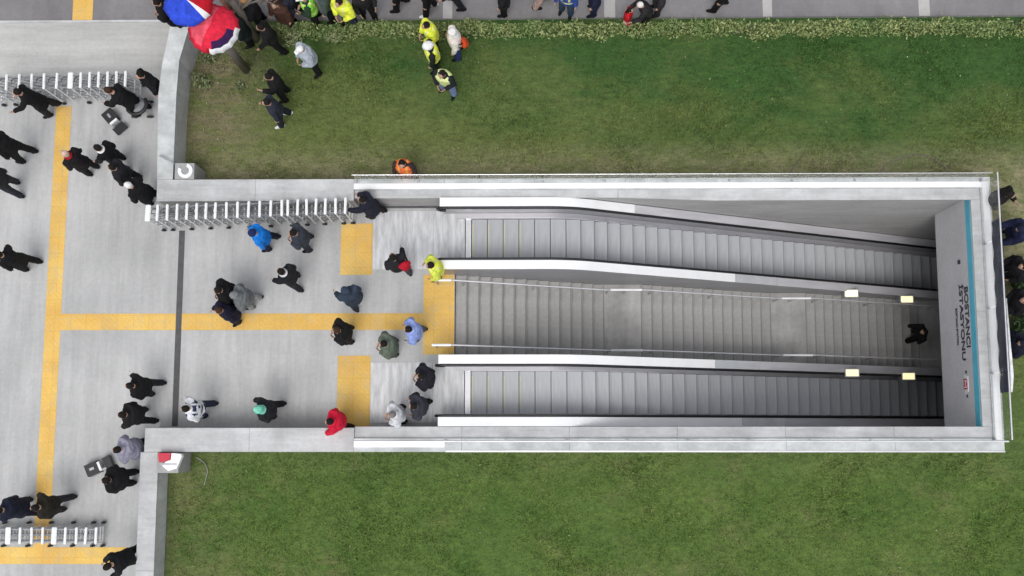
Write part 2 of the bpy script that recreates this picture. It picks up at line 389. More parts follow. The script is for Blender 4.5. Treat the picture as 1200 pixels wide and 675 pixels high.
# white M strokes
bm = bmesh.new()
for a, b in (((-.08, -.08), (-.08, .06)), ((-.08, .06), (0, -.03)), ((0, -.03), (.08, .06)), ((.08, .06), (.08, -.08))):
    a, b = Vector(a), Vector(b); nn = (b-a).normalized(); nn = Vector((-nn.y, nn.x))*.014
    q = [a-nn, b-nn, b+nn, a+nn]
    if sum(q[i].x*q[(i+1) % 4].y-q[(i+1) % 4].x*q[i].y for i in range(4)) < 0: q = q[::-1]
    add_prism(bm, [(p.x, p.y) for p in q], .018, .024)
onlintel(bm, yl, .02); child('logo_letter', bm, M['plain_white'], EW)
for dy in (.30, -.30):
    bm = bmesh.new(); add_prism(bm, rect(-.035, .035, -.04, .04), 0, .01); onlintel(bm, yl+dy, .06); child('logo_dot', bm, M['letter'], EW)
bm = bmesh.new(); add_prism(bm, rect(-.05, .05, -.06, .06), 0, .03); onlintel(bm, P(1126, 307, .0).y, -.02); child('wall_fitting', bm, M['letter'], EW)
# tunnel beyond the lintel
child('tunnel_ceiling', box(11.28, 17, -.019, 5.619, -1.6, -1.2), M['tunnel'], EW)
child('tunnel_end', box(17, 17.3, -.6, 6.1, -10.2, -1.2), M['tunnel'], EW)
child('tunnel_floor', box(HX0-.3, 17, -.019, 5.619, -10.3, -10.02), M['tunnel'], EW)
child('tunnel_roof', box(11.285, 17.3, -.019, 5.619, -1.2, -.03), M['tunnel'], EW)
child('pit_end_face', box(HX0-.3, HX0-.02, -.019, 5.619, -10.0, -.03), M['tunnel'], EW)
# upper left wall and lower left wall
UW = empty('boundary_wall', (-9, 8, 0), 'light concrete wall with a kink running up beside the red parasol', 'wall')
pl = [(-9.19, 6.07), (-8.82, 6.07), (-8.80, 8.26), (-8.74, 9.1), (-8.50, 9.9), (-8.95, 9.9), (-9.15, 8.97), (-9.23, 8.26)]
hts = [.96, .96, 1.0, 1.06, 1.16, 1.16, 1.06, 1.0]
bm = bmesh.new(); add_prism(bm, pl, -.3, hts); child('wall_body', bm, M['cap'], UW)
cx = [(-9.2, 6.075), (-8.81, 6.075), (-8.79, 8.26), (-8.73, 9.1), (-8.48, 9.92), (-8.96, 9.92), (-9.16, 8.97), (-9.24, 8.26)]
bm = bmesh.new()
for (i, j, k2, l) in ((0, 1, 2, 7), (7, 2, 3, 6), (6, 3, 4, 5)):
    vb = [bm.verts.new((cx[q][0], cx[q][1], hts[q]+.002)) for q in (i, j, k2, l)]; vt = [bm.verts.new((cx[q][0], cx[q][1], hts[q]+.05)) for q in (i, j, k2, l)]
    bm.faces.new(vt); bm.faces.new(vb[::-1])
    for q in range(4): bm.faces.new((vb[q], vb[(q+1) % 4], vt[(q+1) % 4], vt[q]))
child('coping', bm, M['capm'], UW)
LW = empty('boundary_wall', (-9.1, -3, 0), 'grey concrete wall along the left side of the bottom lawn', 'wall')
child('wall_body', box(-9.35, -8.96, -9, -.605, -.3, .84), M['cap'], LW)
coping(LW, -9.37, -8.94, -9, -.61, .842, .90, M['cap'], axis='y')
# glass fences on the parapets
def fence(label, pts, z0, z1, rail=.018):
    o = empty('glass_fence', (pts[0][0], pts[0][1], z0), label, 'fence', 'glass fences on the parapets')
    for (a, b) in zip(pts, pts[1:]):
        a, b = Vector((*a, 0)), Vector((*b, 0)); L = (b-a).length; cnt = max(1, round(L/1.5)); d = (b-a)/L; nn = Vector((-d.y, d.x, 0))*.006
        for i in range(cnt):
            p, q = a+d*(L*i/cnt+.015), a+d*(L*(i+1)/cnt-.015)
            bm = bmesh.new(); poly = [p-nn, q-nn, q+nn, p+nn]; add_prism(bm, [(w.x, w.y) for w in poly], z0, z1-.01); child('glass_pane', bm, M['glass'], o)
        bm = bmesh.new(); add_tube(bm, [a+Vector((0, 0, z1)), b+Vector((0, 0, z1))], rail, 8); child('top_rail', bm, M['trim'], o)
        bm = bmesh.new()
        for i in range(cnt+1):
            p = a+d*(L*i/cnt); add_box(bm, p.x-.02, p.x+.02, p.y-.02, p.y+.02, z0-.003, z0+.12)
        child('clamp', bm, M['steel'], o)
fence('clear glass fence with thin rail along the upper lawn side of the opening', [(-4.25, 6.00), (11.05, 6.00)], 1.002, 1.75, .009)
fence('clear glass fence standing on the right end wall above the tunnel mouth', [(11.06, 5.96), (11.06, -.30)], 1.005, 2.0)
fence('clear glass fence with thin white rail along the bottom lawn side', [(11.02, -.335), (-2.0, -.335)], 1.002, 1.9, .022)

# plinths at the wall corners
def plinth(label, x0, x1, y0, y1, z): 
    o = empty('sign_plinth', ((x0+x1)/2, (y0+y1)/2, 0), label, 'sign'); child('plinth', box(x0, x1, y0, y1, .0, z), M['boxgrey'], o, bevel=.01); return o
o = plinth('grey box plinth with a white ring symbol at the upper wall corner', -8.76, -8.28, 6.08, 6.48, 1.03)
c = P(217, 200, 1.05); bm = bmesh.new()
for i in range(20):
    a0, a1 = math.radians(-205+i*14.0), math.radians(-205+(i+1)*14.0); r0, r1 = .10, .185
    q = [(c.x+r*math.cos(a), c.y+r*math.sin(a)) for r, a in ((r0, a0), (r1, a0), (r1, a1), (r0, a1))]; add_prism(bm, q, 1.03, 1.06)
child('ring_symbol', bm, M['plain_white'], o)
bm = bmesh.new(); add_tube(bm, [(-9.12, 6.65, 1.0), (-9.12, 6.65, 1.12), (-8.75, 6.45, 1.16)], .02, 6); child('conduit', bm, M['lattice'], o)
o = plinth('grey box plinth with red and white metro sign at the lower wall corner', -8.92, -8.40, -1.10, -.62, 1.03)
a = P(187, 531, 1.2); 
def pz(u, v, z=1.2): p = P(u, v, z); return (p.x, p.y)
poly = [pz(190, 546), pz(197, 552), pz(207, 549), pz(213, 535), pz(212, 532), pz(201, 531), pz(200, 539), pz(194, 541)]
bm = bmesh.new(); add_prism(bm, poly, 1.035, 1.2); child('white_panel', bm, M['plain_white'], o)
poly = [pz(185, 531), pz(186, 542), pz(193, 541), pz(199, 539), pz(200, 531)]
bm = bmesh.new(); add_prism(bm, poly, 1.035, 1.19); child('red_panel', bm, M['red'], o)
poly = [pz(187, 543, 1.21), pz(187, 545, 1.21), pz(207, 545, 1.21), pz(207, 543, 1.21)]
bm = bmesh.new(); add_prism(bm, poly, 1.15, 1.206); child('dark_bar', bm, M['lattice'], o)

# ------------------------------------------------------------------ escalators
XA, RC = .45, 2.2
def zp(x):
    if x <= XA: return 0.
    xe = XA+RC*.5
    if x <= xe: return -(RC-math.sqrt(RC*RC-(x-XA)**2))
    return -(RC-RC*math.cos(PI/6))-(x-xe)*math.tan(PI/6)
def path(x0, x1, st=.12):
    xs = [x0]
    for x in np.arange(XA-.3, XA+1.6, st):
        if x0 < x < x1: xs.append(float(x))
    xs.append(x1); return [(x, zp(x)) for x in xs]
def add_sweep(bm, pts, y0, y1, d0, d1, mi=0):
    rings = [[bm.verts.new((x, y, z+d)) for y, d in ((y0, d0), (y1, d0), (y1, d1), (y0, d1))] for x, z in pts]
    for a, b in zip(rings, rings[1:]):
        for q in range(4): bm.faces.new((a[q], b[q], b[(q+1) % 4], a[(q+1) % 4])).material_index = mi
    bm.faces.new(rings[0][::-1]); bm.faces.new(rings[-1])
    bmesh.ops.recalc_face_normals(bm, faces=bm.faces)
XE = 16.5; XL = -2.19
def bandpath(x0, x1):  # deck surface pieces
    return path(x0, x1)
step_me = {}
def step_mesh(y0, y1):
    bm = bmesh.new(); add_box(bm, 0, 1, y0, y1, -.34, -.012, 1); add_box(bm, .0, .965, y0+.004, y1-.004, -.012, 0, 0)
    me = bpy.data.meshes.new('step'); bm.to_mesh(me); bm.free(); me.materials.append(M['tread']); me.materials.append(M['riser']); return me
def escalator(label, yin0, yin1, lo, hi, white_lo, white_hi, lo_clad, hi_clad, yellow_a=.62):
    """treads between yin0..yin1; lo / hi = deck y ranges of the lower-y and higher-y balustrade"""
    E = empty('escalator', (XL, yin0, 0), label, 'escalator', 'escalators in the opening')
    for (d, white, side, depth) in ((lo, white_lo, 1, lo_clad), (hi, white_hi, -1, hi_clad)):
        b = bmesh.new(); add_sweep(b, path(XL+.04, XE), d[0]+.004, d[1]-.004, -depth, .955)
        ba = child('balustrade', b, M['clad'], E)
        b = bmesh.new(); add_sweep(b, path(white-.0, XE), d[0], d[1], .957, .985); child('deck', b, M['deck'], E, bevel=0)
        if side == 1 or depth > 1: b = bmesh.new(); add_sweep(b, path(white+.004, white+1.3), d[0]-.001, d[1]+.001, .986, .992); child('pale_deck', b, M['trim'], E)  # paler length of deck between the white and the steel
        b = bmesh.new(); add_sweep(b, path(XL, white-.003), d[0], d[1], .957, .995); child('white_deck', b, M['plain_white'], E)  # white length of deck from the upper end
        inner = d[1] if side == 1 else d[0]; s = side
        # skirt
        sk = (inner+.001, yin0-.004) if s == 1 else (yin1+.004, inner-.001)
        b = bmesh.new(); add_sweep(b, path(XL+.35, XE), sk[0], sk[1], -.4, .10); child('skirt', b, M['steel'], E)
        t = (yin0-.03, yin0-.006) if s == 1 else (yin1+.006, yin1+.03)
        b = bmesh.new(); add_sweep(b, path(-1.45, 3.4), t[0], t[1], .10, .112); child('skirt_trim', b, M['trim'], E)
        # rubber handrail with newel turn
        yh = inner+.032*s
        pts = []
        for a in np.linspace(-100, 90, 12):
            pts.append((XL+.10+.17*-math.cos(math.radians(a)), yh, .80+.17*math.sin(math.radians(a))))
        for x, z in path(XL+.2, XE): pts.append((x, yh, z+.97))
        b = bmesh.new(); add_tube(b, pts, .036, 8); child('handrail', b, M['rubber'], E, smooth=True)
    # steps
    me = step_mesh(yin0, yin1)
    x = -1.44; i = 0
    while x < XE-.5:
        nx = x+.4
        for _ in range(8): # unit arc length
            sl = (zp(nx)-zp(x))/(nx-x); nx = x+.4/math.sqrt(1+sl*sl)
        o = bpy.data.objects.new('step', me); COL.objects.link(o); o.parent = E; o.matrix_parent_inverse = Matrix.Translation(-E.location)
        o.location = (x, 0, zp(x)-.004); o.scale.x = nx-x-.006
        if i < 4:
            b = box(.02, .075, yin0+.12, yin1-.12, .0005, .004); q = obj('step_line', b, M['yellowline'], o)
        x = nx; i += 1
    b = bmesh.new()
    add_box(b, -3.96, -1.62, yin0-.22, yin1+.22, .001, .014)
    child('landing_plate', b, M['plate'], E, bevel=.003)
    child('comb_plate', box(-1.60, -1.46, yin0-.002, yin1+.002, -.02, .02), M['trim'], E)
    # plate grooves frame lines
    for xg in (-3.2, -2.42):
        child('plate_joint', box(xg, xg+.012, yin0-.2, yin1+.2, .0145, .0165), M['lattice'], E)
    return E
escalator('top escalator, running down beside the upper wall', 4.18, 5.24, (3.82, 4.04), (5.38, 5.60), 5.5, 2.7, 2.4, .45)
escalator('lower escalator, running down beside the bottom wall', .32, 1.38, (.01, .23), (1.51, 1.73), 5.6, 4.85, .45, 2.4)

# pale deck length follows the white one
# lamps on decks
for u, v, lab in ((997, 344, 'lit pale yellow lamp on the upper dark band, the left one'), (1062, 351, 'lit pale yellow lamp on the upper dark band, nearest the tunnel'),
                  (998, 437, 'lit pale yellow lamp on the lower dark band, the left one'), (1064, 441, 'lit pale yellow lamp on the lower dark band, nearest the tunnel')):
    z = -3.6
    for _ in range(6): p = P(u, v, z); z = zp(p.x)+(.98 if v < 400 else 1.10)
    L = empty('deck_lamp', p, lab, 'lamp', 'lamps on the escalator decks')
    dy = .0
    obj('lamp_housing', box(-.2, .2, -.115, .115, -.25, .06), M['steel'], L, bevel=.01)
    obj('lamp_face', box(-.17, .17, -.09, .09, .061, .075), M['lamp'], L, bevel=.004)

# ------------------------------------------------------------------ staircase
ST = empty('staircase', (-1.87, 2.8, 0), 'wide grey stone stairs with landings between the two escalators', 'stairs')
def child_data(name, me, par, loc):
    o = bpy.data.objects.new(name, me); COL.objects.link(o); o.parent = par; o.matrix_parent_inverse = Matrix.Translation(-par.location); o.location = loc; return o
bm = box(0, .299, 1.732, 3.818, -.5, 0); sm = bpy.data.meshes.new('stair_step'); bm.to_mesh(sm); bm.free(); sm.materials.append(M['stair'])
bm = box(.262, .292, 1.76, 3.79, .0005, .004); nm = bpy.data.meshes.new('edge_shade_strip'); bm.to_mesh(nm); bm.free(); nm.materials.append(M['edge_shade'])  # dark strip paints the shadow line at each tread edge
x, z = -1.86, -.155; rail = [(-2.3, 0)]
rail.append((-1.86, 0)); lands = []
for fl in range(3):
    for i in range(13):
        s = child_data('stair_step', sm, ST, (x, 0, z)); q = bpy.data.objects.new('edge_shade_strip', nm); COL.objects.link(q); q.parent = s
        x += .3; z -= .155
    z += .155
    rail.append((x, z)); L = 1.02 if fl < 2 else 4.8
    child('landing', box(x, x+L, 1.732, 3.818, z-.5, z), M['stair'], ST); child('landing_edge_shade', box(x+L-.04, x+L-.01, 1.76, 3.79, z+.0005, z+.004), M['edge_shade'], ST)  # same painted shadow line along the landing's lower edge
    lands.append((x, x+L, z)); x += L; rail.append((x, z)); z -= .155
for y in (3.56, 1.97):
    bm = bmesh.new(); add_tube(bm, [(a, y, b+.90) for a, b in rail], .021, 8); hr = child('stair_handrail', bm, M['trim'], ST, smooth=True)
    for (a, b, zz) in lands[:2]:
        bm = bmesh.new(); add_tube(bm, [(a+.1, y, zz+.925), (b-.1, y, zz+.925)], .03, 8); child('rail_highlight', bm, M['plain_white'], ST)  # white tube paints the bright highlight on the landing rail
    bm = bmesh.new(); add_tube(bm, [(-2.36, y, .905), (-1.9, y, .905)], .032, 8); child('rail_highlight', bm, M['plain_white'], ST)  # matching bright white length on the level top end
    for i, ((a, b), (c2, d)) in enumerate(zip(rail[1:], rail[2:])):
        for t in (0.05, .5):
            xx = a+(c2-a)*t; zz = b+(d-b)*t; bm = bmesh.new(); add_tube(bm, [(xx, y, zz+.9), (xx, y, zz-.05)], .016, 6); child('rail_post', bm, M['steel'], ST)
    bm = bmesh.new(); add_tube(bm, [(-2.3, y, .9), (-2.3, y, 0)], .02, 6); child('rail_post', bm, M['steel'], ST)

# ------------------------------------------------------------------ folding gates
def gate_meshes():
    out = {}
    for nm, w in (('narrow', .062), ('wide', .13)):
        bm = bmesh.new(); add_box(bm, -w/2, w/2, -.205, .205, 1.25, 1.30)
        bmesh.ops.bevel(bm, geom=list(bm.edges), offset=.015, segments=2, affect='EDGES')
        for s in (-1, 1):
            add_tube(bm, [(0, s*.18, 1.27), (0, s*.18, .95), (0, s*.19, .12)], .019, 6)
        add_box(bm, -.015, .015, -.18, .18, .60, .63); add_box(bm, -.015, .015, -.18, .18, .2, .23)
        me = bpy.data.meshes.new('gate_frame'); bm.to_mesh(me); bm.free(); me.materials.append(M['whitep']); out[nm] = me
    bm = bmesh.new()
    for y in (-.15, 0, .15):
        for z0 in (.22, .54, .86):
            add_tube(bm, [(0, y, z0), (1, y, z0+.30)], .013, 5); add_tube(bm, [(0, y+.02, z0+.30), (1, y+.02, z0)], .013, 5)
    for y in (-.15, .15): add_tube(bm, [(0, y, 1.20), (1, y, 1.22)], .018, 5)
    me = bpy.data.meshes.new('scissor_link'); bm.to_mesh(me); bm.free(); me.materials.append(M['lattice']); out['link'] = me
    bm = bmesh.new()
    add_tube(bm, [(.5+.36*math.cos(a), .085*math.sin(a)+.06, 1.12) for a in np.linspace(-.6, 3.6, 10)], .016, 5)
    me = bpy.data.meshes.new('hinge_loop'); bm.to_mesh(me); bm.free(); me.materials.append(M['darkm']); out['loop'] = me
    bm = bmesh.new(); add_tube(bm, [(0, -.02, .06), (0, .02, .06)], .06, 10); add_box(bm, -.02, .02, -.03, .03, .06, .18)
    me = bpy.data.meshes.new('wheel'); bm.to_mesh(me); bm.free(); me.materials.append(M['rubber']); out['wheel'] = me
    return out
GM = gate_meshes()
def gate(label, us, v, wide=(), z=1.3, vslope=0., hs=1., wy=.21):
    ps = [P(u, v+vslope*(u-us[0]), z) for u in us]
    G = empty('folding_gate', (ps[0].x, ps[0].y, 0), label, 'folding gate', 'folding crowd gates')
    for i, p in enumerate(ps):
        lp = (p.x-ps[0].x, p.y-ps[0].y, 0)
        o = bpy.data.objects.new('gate_frame', GM['wide' if i in wide else 'narrow']); COL.objects.link(o); o.parent = G; o.location = lp
        o.rotation_euler.z = random.uniform(-.03, .03); o.scale.z = hs
        if i+1 < len(ps):
            o = bpy.data.objects.new('scissor_link', GM['link']); COL.objects.link(o); o.parent = G; o.location = lp; q = ps[i+1]-p
            o.scale.x = q.length; o.scale.z = hs; o.rotation_euler.z = math.atan2(q.y, q.x)
            if i % 5 != 3:
                w = bpy.data.objects.new('hinge_loop', GM['loop']); COL.objects.link(w); w.parent = G; w.location = lp; w.scale.x = q.length; w.scale.z = hs; w.rotation_euler.z = o.rotation_euler.z
        if i % 2 == 1 or i in (0, len(ps)-1):
            for s in (-1, 1):
                o = bpy.data.objects.new('wheel', GM['wheel']); COL.objects.link(o); o.parent = G; o.location = (lp[0], lp[1]+s*wy, 0)
    return G
gate('long white folding gate standing along the upper parapet wall', [173, 184, 195.5, 207, 218.5, 230, 241, 252, 265, 278, 291, 304, 317, 330, 337, 348.5, 359, 370, 381, 393, 404.5], 249.5, (0,), vslope=-.038)
gate('white folding gate in the top left, beside men in black', [-22, -7.5, 7, 22, 36.5, 51, 66, 82, 94, 104.5, 115, 125.6, 136, 146.5], 97, (7,), vslope=-.03)
gate('white folding gate in the bottom left beside the yellow strip', [-20, -6, 9, 23, 36.5, 49.5, 63, 76, 89, 100, 112], 628, (2, 6), z=.55, hs=.42, wy=.28)

# ------------------------------------------------------------------ foliage
def leaves(bm_pts, size, name, m, parent=None):
    pts = np.array(bm_pts); c = len(pts)
    a = rng.normal(size=(c, 3)); a /= np.linalg.norm(a, axis=1)[:, None]; b = rng.normal(size=(c, 3)); b = np.cross(a, b); b /= np.linalg.norm(b, axis=1)[:, None]
    s = rng.uniform(.6, 1.3, (c, 1))*size
    V = np.stack([pts-a*s, pts+b*s*.45, pts+a*s, pts-b*s*.45], 1).reshape(-1, 3)
    me = bpy.data.meshes.new(name); me.vertices.add(len(V)); me.vertices.foreach_set('co', V.ravel()); me.loops.add(len(V)); me.loops.foreach_set('vertex_index', np.arange(len(V)))
    me.polygons.add(c); me.polygons.foreach_set('loop_start', np.arange(0, len(V), 4)); me.update(calc_edges=True)
    return link(name, me, m, parent)
H = empty('hedge', (2, 10.15, 0), 'low clipped pale green hedge along the path at the top of the lawn', 'hedge')
pts = []
x = -6.6
while x < 13.6:
    hh = .46+.3*noise.noise(Vector((x*2.7, 0, 0)))+.10*random.random(); ww = .17+.13*noise.noise(Vector((x*2.3, 7, 0)))
    yc = 10.15+.12*noise.noise(Vector((x*.9, 3, 0)))
    for _ in range(int(40*(1+.6*noise.noise(Vector((x*3.1, 5, 0)))))):
        r = random.random()**.45*(1.35 if random.random() < .08 else 1); a = random.uniform(0, PI)
        pts.append((x+random.gauss(0, .05)-2, yc-10.15+math.cos(a)*ww*r*1.1, .08+math.sin(a)*hh*r))
    x += .045
leaves(pts, .042, 'foliage', M['hedge'], H)
bm = bmesh.new()
for i in range(110):
    x = random.uniform(-8.6, 11.5); y = random.uniform(-.1, .1); add_tube(bm, [(x, y, 0), (x+random.uniform(-.06, .06), y+random.uniform(-.06, .06), .2), (x+random.uniform(-.15, .15), y+random.uniform(-.12, .12), .4)], [.012, .009, .004], 5)
tag(obj('stems', bm, M['bark'], H), kind='stuff')
def bush(u, v, r, h, cnt, label, m, sz=.06, group=None, cat='shrub'):
    p = P(u, v, h*.6); B = empty('shrub', (p.x, p.y, 0), label, cat, group); pts = []; cl = [(random.uniform(-r, r)*.6, random.uniform(-r, r)*.6, random.uniform(.3, .9)*h, random.uniform(.3, .6)*r) for _ in range(9)]
    for _ in range(cnt):
        c = random.choice(cl); d = Vector((random.gauss(0, 1), random.gauss(0, 1), random.gauss(0, 1))).normalized()*c[3]*random.random()**.3
        pts.append((c[0]+d.x, c[1]+d.y, max(.05, c[2]+d.z)))
    leaves(pts, sz, 'foliage', m, B)
    bm = bmesh.new()
    for c in cl: add_tube(bm, [(0, 0, 0), (c[0]*.4, c[1]*.4, c[2]*.5), (c[0], c[1], c[2])], [.03, .02, .008], 5)
    tag(obj('stems', bm, M['bark'], B), kind='stuff'); return B
bush(1203, 335, .45, 1.1, 1500, 'dark green shrub right of the glass fence, upper of two', M['bush'])
bush(1205, 385, .45, 1.0, 1500, 'dark green shrub right of the glass fence, lower of two', M['bush'])
bush(236, 95, .28, .35, 260, 'small pale weeds at the foot of the upper left wall', M['weed'], .05, cat='plant')
bush(243, 62, .3, .4, 260, 'small ragged weeds under the red parasol', M['weed'], .05, cat='plant')
bush(281, 100, .16, .25, 120, 'pale weed tuft at the foot of the parasol post', M['weed'], .05, cat='plant')
bush(345, 42, .35, .5, 500, 'ragged pale shrub at the left end of the hedge', M['weed'], .05)
bush(392, 40, .3, .5, 450, 'ragged pale shrub below the man in the yellow vest', M['weed'], .05)

def ground_tube(name, pts, rad, m, label, cat):
    ps = [P(u, v, .10) for u, v in pts]; o = bpy.data.curves.new(name, 'CURVE'); o.dimensions = '3D'; o.bevel_depth = rad; o.bevel_resolution = 2
    sp = o.splines.new('NURBS'); sp.points.add(len(ps)-1); sp.use_endpoint_u = True; sp.order_u = 3
    for q, p in zip(sp.points, ps): q.co = (*p, 1)
    t = bpy.data.objects.new(name, o); COL.objects.link(t); dg = bpy.context.evaluated_depsgraph_get(); me = bpy.data.meshes.new_from_object(t.evaluated_get(dg)); bpy.data.objects.remove(t)
    me.materials.clear(); return tag(link(name, me, m), label, cat)
ground_tube('garden_hose', [(1030, 203), (1038, 192), (1055, 185), (1075, 180), (1095, 185), (1108, 196), (1116, 204)], .012, M['bark'], 'thin brown hose looped on the dry grass above the pit corner', 'hose')
ground_tube('garden_hose', [(925, 204), (932, 192), (945, 178)], .010, M['bark'], 'short dark hose end lying straight on the dry grass', 'hose')
ground_tube('cable', [(230, 536), (238, 540), (244, 550), (241, 562), (239, 569)], .009, M['boxgrey'], 'pale bent cable on the grass beside the red and white sign', 'cable')
# fallen leaves
pts = []
for _ in range(420):
    if random.random() < .55: x, y = random.uniform(-8.5, 13), random.uniform(6.2, 9.9)
    elif random.random() < .5: x, y = random.gauss(-7.3, .8), random.gauss(7.8, 1.1)
    else: x, y = random.uniform(-8.8, 13), random.uniform(-4.2, -.7)
    if x < -8.6 or (6.05 > y > -.62): continue
    pts.append((x, y, .11))
tag(leaves(pts, .028, 'fallen_leaves', leaf_mat('pale_leaves', (.20, .20, .10), (.46, .44, .30))), 'small pale leaves scattered over the lawns', 'leaves', None, 'stuff')

# bare tree between the people at the top left
p = P(300, 45); T = empty('bare_tree', (p.x, p.y, 0), 'bare brown forked tree among the crowd at the top left', 'tree')
bm = bmesh.new(); add_tube(bm, [(0, 0, 0), (-.05, .05, .6), (.0, .12, 1.3), (-.1, .2, 2.0)], [.13, .11, .10, .08], 10); obj('trunk', bm, M['bark'], T, smooth=True)
def limb(bm, a, d, L, r, depth):
    b = a+d*L; m_ = (a+b)/2+Vector((random.gauss(0, .04), random.gauss(0, .04), 0)); add_tube(bm, [a, m_, b], [r, r*.8, r*.6], 6)
    if depth:
        for _ in range(3): limb(bm, m_ if random.random() < .4 else b, (d+Vector((random.gauss(0, .5), random.gauss(0, .5), random.gauss(.1, .3)))).normalized(), L*.7, r*.55, depth-1)
bm = bmesh.new()
for d in ((.7, .3, .6), (-.6, .4, .8), (.3, .9, .6), (-.2, -.5, .9)): limb(bm, Vector((-.05, .15, 1.6)), Vector(d).normalized(), .7, .055, 3)
obj('limb', bm, M['bark'], T, smooth=True)

# parasol and umbrella
def umbrella(name, center, r, colors, label, cat, shaft_to=None, shaft_r=.012, shaft_mat=None, trim=None, panels=16, rise=.22, rz=0):
    c = Vector(center); U = empty(name, (c.x, c.y, 0) if shaft_to is not None else c, label, cat)
    zc = c.z if shaft_to is not None else 0
    bm = bmesh.new(); rings = []; seg = panels*3
    for k_, (rr, dz) in enumerate(((0.001, 0), (.3, -.06), (.6, -.3), (.85, -.65), (1., -1.))):
        row = []
        for q in range(seg):
            a = 2*PI*q/seg; sc = 1-(.05 if q % 3 else 0)*rr
            row.append(bm.verts.new((math.cos(a)*r*rr*sc, math.sin(a)*r*rr*sc, zc+dz*rise+(0.012 if q % 3 else 0)*-rr)))
        rings.append(row)
    for a, b in zip(rings, rings[1:]):
        for q in range(seg):
            f = bm.faces.new((a[q], b[q], b[(q+1) % seg], a[(q+1) % seg])); f.material_index = colors(q/seg, rings.index(b))
    bm2 = bm; me = bpy.data.meshes.new('canopy'); bm2.to_mesh(me); bm2.free()
    o = link('canopy', me, trim, U, smooth=True); md = o.modifiers.new('s', 'SOLIDIFY'); md.thickness = .006; o.rotation_euler.z = rz
    bm = bmesh.new()
    for q in range(0, 8):
        a = 2*PI*q/8; add_tube(bm, [(0, 0, zc-.02), (math.cos(a)*r*.55, math.sin(a)*r*.55, zc-.02-rise*.3), (math.cos(a)*r*.96, math.sin(a)*r*.96, zc-.02-rise*.95)], .005, 4)
    obj('rib', bm, M['lattice'], U)
    z0 = 0 if shaft_to is not None else -.95
    bm = bmesh.new(); add_tube(bm, [(0, 0, zc-.03-shaft_r*.6), (0, 0, z0)], shaft_r, 10); obj('shaft', bm, shaft_mat or M['lattice'], U, smooth=True)
    return U
redc = [cloth((214, 36, 62)), cloth((230, 84, 100)), cloth((170, 16, 36)), cloth((240, 240, 245)), cloth((50, 20, 70))]
def rc(t, ring):
    if ring == 4 and (.72 < t < .98): return 3
    if ring == 3 and (.74 < t < .96): return 4
    return (1 if .2 < t < .66 else 0) if ring < 4 else (0 if t < .7 else 2)
pc = P(238, 24, 3.3)
umbrella('parasol', (-7.33, P(238, 24, 3.3).y-.1, 3.3), .62, rc, 'red parasol with white edge on a thick post beside the upper left wall', 'parasol', 0, .11, M['bark'], redc, rise=.3)
blc = [cloth((44, 74, 200)), cloth((245, 245, 250)), cloth((176, 14, 34))]
def bc(t, ring):
    a = t*360
    if 285 < a < 305 or 60 < a < 75: return 1
    if a >= 305 or a <= 60: return 2
    return 0
pb = P(217, -2, 2.25+1.4)
umbrella('umbrella', (pb.x, pb.y, 3.65), .60, bc, 'blue umbrella with a white stripe and a dark red panel held above the red parasol', 'umbrella', None, .012, None, blc, 8, .25, .25)

# ------------------------------------------------------------------ equipment by the gates
def stand(u, v, ang, label):
    p = P(u, v, .3); o = empty('folding_equipment_case', (p.x, p.y, 0), label, 'case', 'open equipment cases', ang)
    obj('case_base', box(-.19, .13, -.15, .15, .02, .26), M['black'], o, bevel=.02)
    obj('white_tray', box(.14, .20, -.12, .10, .10, .28), M['plain_white'], o, bevel=.006)
    bm = box(.27, .45, -.17, .15, .05, .20, 0); obj('case_lid', bm, M['black'], o, bevel=.015)
    obj('hinge_bar', box(.10, .30, -.14, -.10, .20, .235), M['lattice'], o); obj('handle', box(-.08, .04, -.03, .03, .262, .29), M['lattice'], o)
stand(108, 549, .42, 'open black case with white tray on the paving beside the man in lilac')
stand(128, 136, -.85, 'open black case with white tray on the paving below the top gate')
# pushchair ring
p = P(162, 124, .4); o = empty('pushchair', (p.x, p.y, 0), 'small grey pushchair with a round black rim by the end of the top gate', 'pushchair')
bm = bmesh.new(); add_tube(bm, [(.26*math.cos(a), .26*math.sin(a), .55) for a in np.linspace(-2.6, .6, 16)], .045, 8); obj('rim', bm, M['black'], o, smooth=True)
bm = bmesh.new(); add_ell(bm, (0, 0, .5), (.22, .22, .12)); obj('seat', bm, cloth((150, 152, 156)), o, smooth=True)
for sx in (-1, 1):
    for sy in (-1, 1):
        bm = bmesh.new(); add_tube(bm, [(sx*.2, sy*.2-.015, .08), (sx*.2, sy*.2+.015, .08)], .08, 12); w = obj('wheel', bm, M['rubber'], o)
bm = bmesh.new()
for sx in (-1, 1): add_tube(bm, [(sx*.2, .2, .08), (sx*.12, 0, .5), (sx*.2, -.2, .08)], .014, 6); add_tube(bm, [(sx*.12, 0, .5), (sx*.16, .3, .95)], .014, 6)
add_tube(bm, [(-.16, .3, .95), (.16, .3, .95)], .02, 6); obj('frame', bm, M['lattice'], o)

